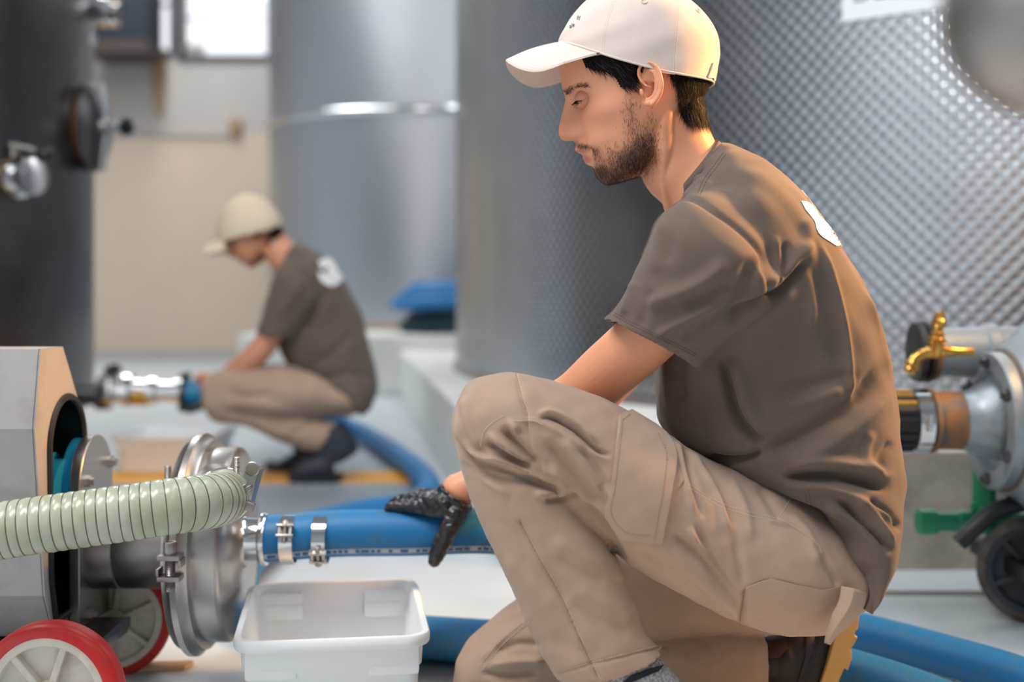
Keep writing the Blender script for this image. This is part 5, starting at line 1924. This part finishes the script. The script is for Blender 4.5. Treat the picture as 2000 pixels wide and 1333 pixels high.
# white leaf emblem on the back, nearly edge-on from here
EMB = [[(1564, 394), (1573, 394.5), (1584, 400), (1591, 409), (1600, 423), (1612, 435), (1622, 447), (1630, 452), (1636, 454), (1642, 466), (1642.5, 473), (1639, 481), (1632, 481), (1620, 473), (1606, 464), (1598, 456), (1594, 447), (1591, 434), (1583, 423), (1573, 411)]]
for e in EMB:
    patch(stree, e, 0.0009, 0.0005, 4).build('emblem', 'print_white', sh)


def side_patch(tree, pts, off=0.0010):
    """emblem leaf on the part of the back turned away: points (px, py, y offset); cast sideways from behind"""
    out = []
    for (x, y, dy) in pts:
        o = P(x, y, 1.68 + dy) + Vector((0.5, 0, 0.25))
        h, n, i, d = tree.ray_cast(o, Vector((-0.894, 0, -0.447)))
        out.append((h + n * off) if h else None)
    return out


for leaf in ([(1585, 385, -.085), (1590, 400, -.070), (1612, 425, -.062), (1625, 450, -.045), (1600, 430, -.035), (1570, 395, -.045), (1560, 375, -.06)],
             [(1612, 437, -.088), (1630, 455, -.075), (1650, 480, -.055), (1640, 470, -.035), (1615, 440, -.05)],
             [(1575, 385, -.02), (1610, 430, -.015), (1640, 470, .005), (1620, 440, .03), (1580, 395, .03), (1565, 375, .0)],
             [(1640, 475, .02), (1660, 500, .05), (1630, 470, .10), (1590, 420, .10), (1610, 440, .06)]):
    pts = [p for p in side_patch(stree, leaf) if p]
    if len(pts) > 2:
        c_ = sum(pts, Vector()) / len(pts)
        MB().add(pts + [c_], [(i, (i + 1) % len(pts), len(pts)) for i in range(len(pts))]).build('emblem', 'print_white', sh, solid=0.0008)

# ---------------------------------------------------------------- trousers
thigh = [(887, 815, 890, 850, 1.53, .020), (893, 785, 905, 895, 1.528, .052), (922, 746, 965, 940, 1.525, .070, 2.3), (1000, 728, 1075, 975, 1.525, .080, 2.3), (1092, 746, 1165, 1040, 1.53, .085, 2.3), (1182, 780, 1240, 1112, 1.535, .090, 2.3),
         (1290, 838, 1335, 1168, 1.55, .098, 2.3), (1400, 900, 1440, 1220, 1.575, .106, 2.3), (1500, 930, 1530, 1243, 1.60, .118, 2.3), (1600, 970, 1608, 1238, 1.63, .125, 2.3), (1665, 1050, 1640, 1205, 1.61, .10), (1685, 1100, 1665, 1170, 1.60, .06)]
shank = [(893, 790, 985, 775, 1.528, .052), (881, 825, 1075, 880, 1.525, .068, 2.3), (893, 890, 1108, 930, 1.522, .072, 2.3), (912, 955, 1138, 985, 1.52, .073, 2.3), (950, 1050, 1190, 1066, 1.52, .073, 2.3), (1000, 1152, 1226, 1148, 1.52, .070, 2.3), (1048, 1258, 1272, 1248, 1.52, .066, 2.3),
         (1084, 1320, 1293, 1268, 1.52, .063, 2.3), (1094, 1312, 1282, 1266, 1.52, .057, 2.3), (1092, 1268, 1230, 1232, 1.52, .046, 2.3)]
seat = [(1560, 945, 1480, 1150, 1.70, .15), (1625, 985, 1560, 1210, 1.70, .15), (1675, 1050, 1630, 1200, 1.67, .12), (1690, 1105, 1660, 1170, 1.63, .08)]
r_thigh = [(892, 1290, 886, 1330, 1.80, .03), (915, 1250, 893, 1380, 1.80, .062), (962, 1207, 940, 1394, 1.80, .076), (1020, 1160, 1010, 1392, 1.80, .082), (1130, 1075, 1120, 1350, 1.80, .086), (1260, 1040, 1250, 1258, 1.80, .09), (1400, 1038, 1400, 1236, 1.79, .095), (1520, 1010, 1530, 1242, 1.77, .10), (1620, 1040, 1620, 1215, 1.74, .09)]
r_calf = [(905, 1300, 905, 1370, 1.80, .05), (985, 1270, 985, 1393, 1.80, .066), (1120, 1236, 1120, 1393, 1.80, .075), (1290, 1212, 1290, 1390, 1.80, .072), (1400, 1198, 1400, 1380, 1.80, .064), (1478, 1206, 1490, 1345, 1.80, .056), (1472, 1228, 1482, 1326, 1.80, .046), (1440, 1238, 1450, 1322, 1.80, .036)]
tro = union([loft(thigh, 60, 8), loft(shank, 60, 8), loft(seat, 48, 6), loft(r_thigh, 48, 8), loft(r_calf, 48, 8), ellipsoid(P(1128, 980, 1.56), (.035, .04, .035))], 0.0028, 3, 0.5)
noise_disp(tro, 0.0010, 8, 31)
noise_disp(tro, 0.0006, 26, 32)
T_FOLD = [
    ([(890, 790), (906, 860), (941, 894), (974, 900), (1028, 922), (1082, 942), (1112, 956)], 6, 6.0, 'bump'),
    ([(898, 850), (925, 900), (962, 912), (1010, 925), (1075, 944)], 7, -6.0, 'bump'),
    ([(950, 844), (995, 877), (1049, 908)], 6, 5.5, 'bump'),
    ([(945, 862), (990, 893), (1040, 915)], 5, -6.0, 'bump'),
    ([(980, 832), (1016, 880), (1055, 910)], 7, -7.5, 'bump'),
    ([(989, 815), (1028, 866), (1055, 905), (1086, 938)], 6, 6.0, 'bump'),
    ([(1006, 829), (1034, 874), (1066, 925)], 5, -6.0, 'bump'),
    ([(905, 770), (915, 830), (940, 880)], 9, 3.0, 'bump'),
    ([(900, 900), (965, 932), (1040, 940), (1100, 951)], 9, -4.5, 'bump'),
    ([(900, 880), (950, 935), (1000, 975)], 9, 3.0, 'bump'),
    ([(1040, 966), (1080, 966), (1115, 958)], 8, 4.0, 'bump'),
    ([(1060, 978), (1095, 974), (1130, 972)], 6, -4.0, 'bump'),
    ([(1096, 942), (1139, 990), (1169, 1018), (1202, 1072), (1225, 1110)], 8, -7.0, 'bump'),
    ([(1052, 822), (1076, 815), (1124, 841), (1166, 880), (1199, 892)], 4, -6.0, 'bump'),
    ([(1045, 815), (1076, 806), (1128, 832), (1170, 870)], 6, 4.0, 'bump'),
    ([(1007, 727), (1020, 780), (1028, 805), (1031, 844), (1046, 904)], 4, -2.0, 'bump'),
    ([(1000, 823), (1040, 822), (1100, 850), (1160, 888), (1195, 905)], 5, 2.0, 'bump'),
    ([(1065, 855), (1105, 910), (1150, 960), (1185, 1000)], 13, -5.0, 'bump'),
    ([(1095, 850), (1140, 915), (1180, 970)], 12, 4.0, 'bump'),
    ([(1130, 868), (1165, 920), (1190, 965)], 9, -3.5, 'bump'),
    ([(1070, 905), (1110, 955), (1150, 1000)], 9, 4.5, 'bump'),
    ([(1319, 851), (1339, 937), (1358, 1010)], 7, 3.0, 'bump'),
    ([(1332, 860), (1352, 940), (1380, 1020)], 7, -3.0, 'bump'),
    ([(1342, 870), (1385, 937), (1405, 980), (1438, 1079)], 8, 3.5, 'bump'),
    ([(1360, 885), (1405, 950), (1440, 1040)], 9, -3.0, 'bump'),
    ([(1420, 925), (1450, 985), (1470, 1060)], 10, 2.5, 'bump'),
    ([(1480, 940), (1505, 985), (1530, 1020)], 9, -2.5, 'bump'),
    ([(1300, 1028), (1380, 1102), (1455, 1200)], 9, -4.5, 'bump'),
    ([(1356, 1020), (1389, 1086), (1450, 1172)], 8, -4.0, 'bump'),
    ([(1290, 1060), (1370, 1119), (1445, 1210)], 9, 4.0, 'bump'),
    ([(1335, 1020), (1385, 1092), (1450, 1185)], 8, 3.5, 'bump'),
    ([(1415, 1020), (1441, 1080), (1452, 1151)], 9, -2.5, 'bump'),
    ([(1240, 1070), (1310, 1120), (1400, 1190)], 9, -3.5, 'bump'),
    ([(1540, 1000), (1580, 1050), (1600, 1110)], 9, 3.0, 'bump'),
    ([(1500, 1020), (1560, 1040), (1610, 1090)], 6, -2.0, 'bump'),
    ([(1600, 1080), (1625, 1120), (1640, 1150)], 7, -3.0, 'bump'),
    ([(1456, 1147), (1452, 1185), (1443, 1222)], 5, -4.0, 'bump'),
    # shank
    ([(1010, 1090), (1085, 1150), (1115, 1185)], 17, -2.20, 'bump'),
    ([(985, 1080), (1040, 1140), (1085, 1200)], 17, 1.65, 'bump'),
    ([(1085, 1080), (1147, 1120), (1190, 1138)], 15, -1.93, 'bump'),
    ([(1075, 1050), (1140, 1090), (1195, 1105)], 15, 1.65, 'bump'),
    ([(1110, 1170), (1172, 1207), (1240, 1242)], 16, -2.20, 'bump'),
    ([(1120, 1150), (1180, 1180), (1240, 1205)], 15, 1.93, 'bump'),
    ([(1075, 1240), (1130, 1272), (1180, 1290)], 15, -1.65, 'bump'),
    ([(1190, 1080), (1212, 1110), (1205, 1140)], 11, 1.65, 'bump'),
    ([(1225, 1190), (1250, 1215), (1262, 1250)], 11, -1.65, 'bump'),
    ([(975, 1010), (1010, 1060), (1030, 1110)], 13, -1.10, 'bump'),
    ([(1015, 1020), (1050, 1087), (1097, 1170), (1130, 1245), (1168, 1325)], 4, -2.0, 'seam'),
    ([(1092, 1316), (1160, 1297), (1240, 1277), (1298, 1262)], 3, -1.6, 'seam'),
    # far knee
    ([(935, 1298), (980, 1252), (1040, 1205)], 7, 3.0, 'bump'),
    ([(952, 1302), (1010, 1292), (1070, 1290)], 8, 5.0, 'bump'),
    ([(930, 1312), (967, 1320), (1010, 1322), (1060, 1315)], 8, -5.0, 'bump'),
    ([(920, 1270), (965, 1230), (1010, 1200)], 9, -3.0, 'bump'),
    ([(960, 1275), (1010, 1258), (1060, 1262)], 8, -4.0, 'bump'),
]
wrinkle(tro, [(a, b, c * 1.75, k) for a, b, c, k in T_FOLD])
tr = link('trousers', tro, 'trouser_cloth', man, True, 180)
ttree = bvh(tro)
flap = patch(ttree, [(1206, 819), (1229, 810), (1276, 838), (1296, 854), (1310, 876), (1316, 893), (1313, 920), (1303, 990), (1292, 1060), (1274, 1056), (1217, 1048), (1185, 1004), (1192, 955), (1199, 900)], 0.0040, 0.0042, 6)
fo = flap.build('cargo_pocket_flap', 'trouser_cloth', tr, angle=50)
ftree = BVHTree.FromPolygons([tuple(v) for v in flap.v], flap.f)
for ln in ([(1216, 820), (1212, 860), (1206, 915), (1200, 960), (1194, 1003), (1222, 1040), (1272, 1047)], [(1230, 810), (1214, 822)], [(1297, 860), (1302, 900), (1295, 960), (1286, 1010), (1277, 1056)], [(1285, 845), (1300, 880), (1305, 905)]):
    q = thread(ftree, ln, .00045, .0002, (4, 2))
    if q.v:
        tag(q.build('seam_stitch', 'seam_tan', fo), kind='stuff')
pk = patch(ttree, [(1212, 830), (1240, 835), (1290, 870), (1322, 900), (1335, 940), (1318, 960), (1300, 1050), (1220, 1040), (1190, 985)], 0.0012, 0.0010, 8)
pk.build('cargo_pocket', 'trouser_cloth', tr, angle=50)
rp2 = patch(ttree, [(1457, 1147), (1478, 1139), (1506, 1130), (1555, 1142), (1606, 1153), (1640, 1147), (1646, 1190), (1625, 1226), (1590, 1236), (1520, 1238), (1448, 1217), (1453, 1185)], 0.0009, 0.0012, 6)
rp2.build('back_pocket_flap', 'trouser_cloth', tr, angle=50)
tb = MB()
tp = smooth_path([(1668, 1150, 1.488), (1660, 1182, 1.483), (1642, 1212, 1.48), (1626, 1236, 1.482), (1616, 1257, 1.488)], 5)
wd = np.interp(np.arange(len(tp)), [0, 8, 14, len(tp) - 1], [44, 40, 20, 8])
V_ = []
for (x, y, d), w in zip(tp, wd):
    V_ += [P(x - w * .55, y - w * .10, d), P(x, y, d - .006), P(x + w * .55, y + w * .22, d + 0.002)]
F_ = []
for i in range(len(tp) - 1):
    for j in (0, 1):
        F_.append((i * 3 + j, i * 3 + j + 1, i * 3 + j + 4, i * 3 + j + 3))
MB().add(V_, F_).build('pocket_tab', 'trouser_cloth', tr, solid=0.003)
for ln, dash in (([(1019, 1020), (1054, 1087), (1101, 1170), (1134, 1245), (1172, 1325)], (3, 2)), ([(1011, 732), (1023, 780), (1032, 806), (1035, 844)], (3, 2)), ([(1095, 1312), (1160, 1293), (1240, 1273), (1292, 1260)], (4, 2)),
                 ([(1345, 947), (1405, 982), (1460, 1000), (1518, 1013)], (4, 2)), ([(1345, 953), (1403, 988), (1458, 1006), (1516, 1019)], (4, 2)), ([(1520, 1013), (1546, 972)], (4, 2)), ([(1518, 1012), (1560, 1035), (1596, 1062), (1605, 1085)], (3, 1)),
                 ([(938, 872), (945, 845), (962, 826), (985, 812)], (3, 1)), ([(1002, 823), (1040, 822), (1060, 830)], (4, 1)), ([(943, 1310), (980, 1262), (1035, 1214)], (4, 2)), ([(934, 1306), (972, 1258), (1028, 1210)], (4, 2))):
    q = thread(ttree, ln, .0005, .0002, dash)
    if q.v:
        tag(q.build('seam_stitch', 'trouser_thread', tr), kind='stuff')
for ln in ([(1015, 1020), (1050, 1087), (1097, 1170), (1130, 1245), (1166, 1322)], [(1007, 730), (1020, 780), (1028, 806), (1031, 844)], [(1457, 1147), (1506, 1130), (1606, 1153), (1645, 1146)]):
    q = thread(ttree, ln, .0008, -.0003)
    if q.v:
        q.build('seam', 'seam_tan', tr)

# ---------------------------------------------------------------- socks and boots
lg = union([loft([(1122, 1296, 1258, 1262, 1.52, .045), (1136, 1345, 1296, 1294, 1.52, .046), (1160, 1400, 1335, 1345, 1.52, .046), (1180, 1450, 1350, 1410, 1.52, .048)], 36, 6)], 0.003, 2)
noise_disp(lg, 0.0006, 30, 44)
sk = link('sock', lg, 'sock_grey', man, True, 180)
ktree = bvh(lg)
for q in ([(1216, 1333), (1234, 1319), (1264, 1308), (1296, 1300), (1286, 1312), (1252, 1326), (1228, 1336)],):
    pm_ = patch(ktree, q, 0.0006, 0.0006, 4)
    if pm_.v:
        pm_.build('sock_stripe', 'sock_pattern', sk)
bt_ = union([loft([(1165, 1400, 1352, 1385, 1.52, .054), (1150, 1440, 1368, 1435, 1.52, .054), (1100, 1478, 1378, 1490, 1.52, .052), (1010, 1500, 1382, 1530, 1.52, .050)], 36, 6), loft([(1240, 1440, 1240, 1530, 1.52, .050), (1120, 1462, 1120, 1532, 1.52, .052), (1040, 1488, 1040, 1532, 1.52, .048), (990, 1508, 985, 1530, 1.52, .030)], 32, 6)], 0.003, 3)
b1 = link('boot', bt_, 'boot_leather', man, True, 180)
MB().prism([P(x, 1547, 1.52) + Vector((0, dy, 0)) for x, dy in ((975, 0), (1010, -.045), (1150, -.054), (1300, -.045), (1392, -.036), (1400, 0), (1392, .036), (1300, .045), (1150, .054), (1010, .045))], (0, 0, 0.0165)).build('boot_sole', 'boot_sole', b1, smooth=False)
rb = union([loft([(1478, 1262, 1640, 1203, 1.80, .030), (1484, 1280, 1640, 1222, 1.80, .040), (1488, 1310, 1628, 1262, 1.80, .043), (1500, 1345, 1612, 1310, 1.80, .046), (1520, 1372, 1598, 1350, 1.80, .044), (1548, 1384, 1592, 1375, 1.80, .03)], 40, 8),
            loft([(1440, 1255, 1440, 1330, 1.80, .036), (1500, 1245, 1490, 1330, 1.80, .042), (1560, 1225, 1540, 1345, 1.80, .042)], 32, 6)], 0.003, 3)
wrinkle(rb, [([(1500, 1245), (1520, 1290), (1515, 1330)], 6, -3, 'bump'), ([(1598, 1215), (1585, 1280), (1560, 1340)], 4, -3, 'bump'), ([(1530, 1250), (1545, 1300)], 8, 2.5, 'bump')])
b2 = link('boot', rb, 'boot_leather', man, True, 180)
rtree = bvh(rb)
pm_ = patch(rtree, [(1490, 1262), (1512, 1252), (1535, 1248), (1538, 1268), (1524, 1285), (1504, 1287), (1490, 1278)], 0.0012, 0.001, 5)
if pm_.v:
    pm_.build('boot_patch', 'boot_brown', b2)
pm_ = patch(rtree, [(1578, 1222), (1602, 1214), (1592, 1290), (1570, 1340), (1555, 1340), (1572, 1285)], 0.0015, 0.0012, 6)
if pm_.v:
    pm_.build('boot_tongue', 'boot_leather', b2)
sl = [(1668, 1190), (1677, 1193), (1679, 1205), (1676, 1232), (1671, 1234), (1670, 1243), (1676, 1245), (1668, 1262), (1662, 1268), (1664, 1274), (1664, 1290), (1656, 1312), (1650, 1306), (1640, 1330), (1622, 1372), (1608, 1396), (1588, 1396), (1580, 1384), (1598, 1350), (1616, 1300), (1630, 1250), (1640, 1205), (1652, 1196)]
MB().prism([P(x, y, 1.755) for x, y in sl], (0, 0.09, 0)).build('boot_sole', 'boot_sole', b2, smooth=False, bevel=0.002)

# ================================================================= the crouching worker behind
far = empty('person', (-0.66, 4.14, 0.0), 'worker squatting at the back in brown T-shirt, beige cap and dark boots', 'person', 'winery workers')
D4 = 4.14


def Q(s):
    return [tuple(a) for a in s]


FM = frame(P(489, 460, D4), math.radians(33), 0, 0.90)
fp = [head_piece(FM, 110, 120)] + ear_pieces(FM) + ear_pieces(FM, True)
fp.append(loft([(556, 455, 515, 500, D4, .050), (567, 470, 528, 520, D4, .055), (582, 480, 545, 545, D4, .075), (610, 500, 555, 575, D4, .11)], 32, 6))
fp.append(loft([(606, 505, 560, 570, D4, .11), (650, 550, 555, 610, D4, .145), (690, 610, 550, 680, D4, .15), (712, 690, 570, 730, D4, .14), (720, 760, 620, 745, D4, .14)], 32, 6))
for dd, x0 in ((-.17, 0), (.17, 6)):
    d = D4 + dd
    fp.append(limb([(P(580, 552, D4 + dd * .75), .046), (P(548, 610, d), .043), (P(520, 668, d), .040), (P(500, 693, d + (.01 if dd < 0 else -.01)), .040), (P(465, 722, d * .75 + D4 * .25), .036), (P(432, 742, d * .4 + D4 * .6), .028), (P(412, 752, d * .25 + D4 * .75), .028)], 20, 6))
    e = D4 + dd * .2
    for k, (dx, dy) in enumerate(((0, 0), (2, 5), (4, 10), (7, 14))):
        fp.append(limb([(P(412 - dx, 748 + dy, e), .0125), (P(398 - dx, 744 + dy, e - .02 * np.sign(dd) + dd * .1), .0105), (P(388 - dx * .5, 752 + dy, e), .0095), (P(386 - dx * .5, 763 + dy * .6, e + dd * .05), .008)], 10, 4))
    fp.append(limb([(P(418, 745, e), .014), (P(405, 735, e), .012), (P(392, 734, e + dd * .1), .010), (P(382, 740, e + dd * .1), .009)], 10, 4))
    fp.append(ellipsoid(P(414, 752, e), (.045, .026, .034), 18))
fb = union(fp, 0.0042, 2)
V = get_v(fb)
colf = np.tile(lin(214, 150, 118), (len(V), 1))
fl_loc = (V - np.array(FM.translation)) @ np.array(FM.to_3x3())
pl_ = fl_loc.copy()
pl_[:, 1] = 0
ppx = to_px(pl_ @ np.array(HM.to_3x3()).T + np.array(HM.translation))
w_ = (beard_density(ppx) * .6 * (np.abs(fl_loc[:, 1]) < .09) * (V[:, 2] > .62))[:, None]
colf = colf * (1 - w_) + lin(120, 74, 54) * w_
lay = fb.color_attributes.new('tint', 'FLOAT_COLOR', 'POINT')
lay.data.foreach_set('color', np.concatenate([colf, np.ones((len(colf), 1))], 1).astype(np.float32).ravel())
fbo = link('body', fb, 'skin', far, True, 180)
for sgn in (1, -1):
    ec = FM @ Vector((uv_of(1139, 202)[0] + .002, sgn * 0.031, uv_of(1139, 202)[1]))
    MB().add(*ellipsoid(ec, (0.0118, .0118, .007), 16)).build('eyeball', 'eye_iris', fbo)
    bp_ = FM @ Vector((uv_of(1120, 172)[0] + .001, sgn * 0.030, uv_of(1120, 172)[1]))
    MB().add(*ellipsoid(bp_, (0.016, .012, .0035), 14)).build('eyebrow', 'beard_hair', fbo)
# hair at the nape and temple
hp = union([loft([(545, 440, 530, 470, D4, .074), (552, 448, 540, 466, D4, .072), (548, 462, 543, 470, D4, .066)], 28, 4), loft([(490, 462, 520, 455, D4, .0755), (505, 470, 520, 466, D4, .0745)], 24, 4)], 0.004, 2)
link('hair', hp, 'hair_dark', fbo, True, 180)
# cap
fc = [((428, 478), (549, 447), .084), ((424, 452), (548, 430), .087), ((430, 420), (536, 408), .082), ((445, 398), (518, 390), .068), ((465, 385), (500, 382), .042), ((480, 380), (488, 380), .008)]
cs = smooth_path([[*a, *b, h] for a, b, h in fc], 6)
V_, F_ = [], []
NB = 60
for r in cs:
    a, b = P(r[0], r[1], D4), P(r[2], r[3], D4)
    for j in range(NB):
        t = math.tau * j / NB
        V_.append((a + b) / 2 + (a - b) / 2 * math.cos(t) + Vector((0, r[4] * math.sin(t), 0)))
m = len(cs)
for i in range(m - 1):
    for j in range(NB):
        F_.append((i * NB + j, i * NB + (j + 1) % NB, (i + 1) * NB + (j + 1) % NB, (i + 1) * NB + j))
F_.append(tuple((m - 1) * NB + j for j in range(NB)))
fcap = MB().add(V_, F_).build('cap', 'cap_cloth_far', far, angle=180, solid=0.003)
V_, F_ = [], []
for i in range(21):
    s = -1 + i / 10
    w = .078 * s
    a = P(436 + 16 * abs(s) ** 2, 462 + 10 * s * s, D4)
    b = P(391 + 55 * (1 - math.sqrt(max(0, 1 - abs(s) ** 2.5))), 492 - 14 * (1 - math.sqrt(max(0, 1 - abs(s) ** 2.5))), D4)
    for j in range(7):
        p = a.lerp(b, j / 6)
        V_.append(p + Vector((0, -w, -.025 * s * s)))
for i in range(20):
    for j in range(6):
        F_.append((i * 7 + j, i * 7 + j + 1, i * 7 + j + 8, i * 7 + j + 7))
MB().add(V_, F_).build('brim', 'cap_cloth_far', fcap, angle=180, solid=0.004)
# shirt
ft = [(577, 470, 548, 548, D4, .085), (610, 484, 545, 575, D4, .15), (645, 512, 540, 612, D4, .19, 2.3), (678, 558, 540, 660, D4, .19, 2.4), (705, 615, 548, 692, D4, .18, 2.4), (725, 680, 575, 722, D4, .18, 2.4), (738, 730, 610, 742, D4, .185, 2.4), (737, 765, 660, 765, D4, .19, 2.4), (728, 795, 700, 790, D4, .185, 2.4), (722, 806, 712, 803, D4, .17, 2.4)]
fs_ = [(562, 495, 632, 540, D4 - .10, .10), (543, 520, 620, 590, D4 - .165, .082), (522, 580, 600, 625, D4 - .17, .075), (510, 625, 582, 655, D4 - .17, .070), (503, 648, 575, 664, D4 - .17, .068), (508, 644, 570, 658, D4 - .17, .062), (520, 610, 580, 630, D4 - .17, .058)]
fs2 = [(a, b, c, d, 2 * D4 - e, *r) for (a, b, c, d, e, *r) in fs_]
fsh = union([loft(ft, 56, 6), loft(fs_, 40, 6), loft(fs2, 36, 6)], 0.005, 3)
noise_disp(fsh, 0.003, 7, 51)
wrinkle(fsh, [([(640, 560), (620, 610), (590, 650)], 9, -14, 'bump'), ([(735, 740), (680, 730), (620, 750)], 8, -9, 'bump'), ([(700, 640), (650, 690), (600, 715)], 10, -9, 'bump'), ([(680, 760), (700, 790), (705, 800)], 8, 8, 'bump'), ([(600, 540), (570, 580), (540, 620)], 9, 8, 'bump')])
fso = link('t_shirt', fsh, 'shirt_cloth', far, True, 180)
fst = bvh(fsh)
for e in ([(621, 512), (634, 506), (646, 510), (638, 522), (628, 528)], [(641, 505), (652, 512), (662, 526), (668, 546), (660, 556), (652, 540), (640, 524)], [(620, 532), (632, 536), (642, 546), (656, 558), (648, 561), (634, 556), (624, 546)], [(642, 526), (656, 546), (658, 557), (646, 549), (634, 533)]):
    pm_ = patch(fst, e, 0.003, 0.0015, 4)
    if pm_.v:
        pm_.build('emblem', 'print_white', fso)
q = thread(fst, [(556, 508), (585, 515), (612, 545), (618, 590)], .002, -.0005)
if q.v:
    q.build('sleeve_seam', 'seam_dark', fso)
# trousers: both legs squatting
legs = []
for dd in (-.13, .13):
    d = D4 + dd
    s = 0 if dd < 0 else 60
    legs.append(loft([(398 + s, 755, 402 + s, 800, d, .035), (408 + s, 735, 418 + s, 822, d, .062), (440 + s, 722, 460 + s, 832, d, .078), (500, 712, 515, 830, d, .088), (580, 715, 590, 820, d, .098), (650, 735, 655, 812, d * .7 + D4 * .3, .11), (700, 760, 700, 805, d * .6 + D4 * .4, .10)], 40, 6))
    legs.append(loft([(402 + s, 762, 430 + s, 800, d, .05), (415 + s, 805, 470 + s, 775, d, .062), (490 + s * .6, 838, 520 + s * .6, 790, d, .064), (560 + s * .1, 868, 600 + s * .1, 812, d, .062), (618 - s * .6, 882, 655 - s * .6, 828, d, .058), (625 - s * .6, 879, 655 - s * .6, 833, d, .05)], 40, 6))
ftr = union(legs + [loft([(640, 730, 600, 815, D4, .17), (700, 750, 680, 815, D4, .18), (722, 780, 710, 808, D4, .14)], 36, 5)], 0.005, 3)
noise_disp(ftr, 0.003, 8, 61)
wrinkle(ftr, [([(420, 800), (500, 815), (600, 815), (650, 812)], 6, -12, 'bump'), ([(430, 760), (480, 775), (540, 770)], 7, -7, 'bump'), ([(440, 790), (500, 790), (560, 800)], 6, 7, 'bump'), ([(560, 850), (590, 840), (615, 815)], 6, -7, 'bump'), ([(500, 830), (540, 845), (580, 850)], 6, 6, 'bump')])
fto = link('trousers', ftr, 'trouser_cloth', far, True, 180)
for dd, ox in ((-.13, 0), (.13, -45)):
    d = D4 + dd
    z0 = HY + HC * F / d
    bo = union([loft([(612 + ox, 860, 668 + ox, 822, d, .05), (618 + ox, 885, 690 + ox, 850, d, .052), (610 + ox, 905, 700 + ox, 880, d, .05), (590 + ox, 918, 672 + ox, 902, d, .048)], 30, 5),
                loft([(640 + ox, 880, 655 + ox, z0 - 6, d, .05), (610 + ox, 890, 620 + ox, z0 - 4, d, .054), (585 + ox, 902, 588 + ox, z0 - 4, d, .05), (568 + ox, z0 - 22, 568 + ox, z0 - 5, d, .03)], 30, 5)], 0.005, 3)
    bt2 = link('boot', bo, 'boot_navy', far, True, 180)
    MB().prism([P(x + ox, z0 - 1, d) + Vector((0, dy, 0)) for x, dy in ((562, 0), (572, -.04), (600, -.055), (650, -.05), (668, -.03), (668, .03), (650, .05), (600, .055), (572, .04))], (0, 0, 0.022)).build('boot_sole', 'black_rubber', bt2, smooth=False)
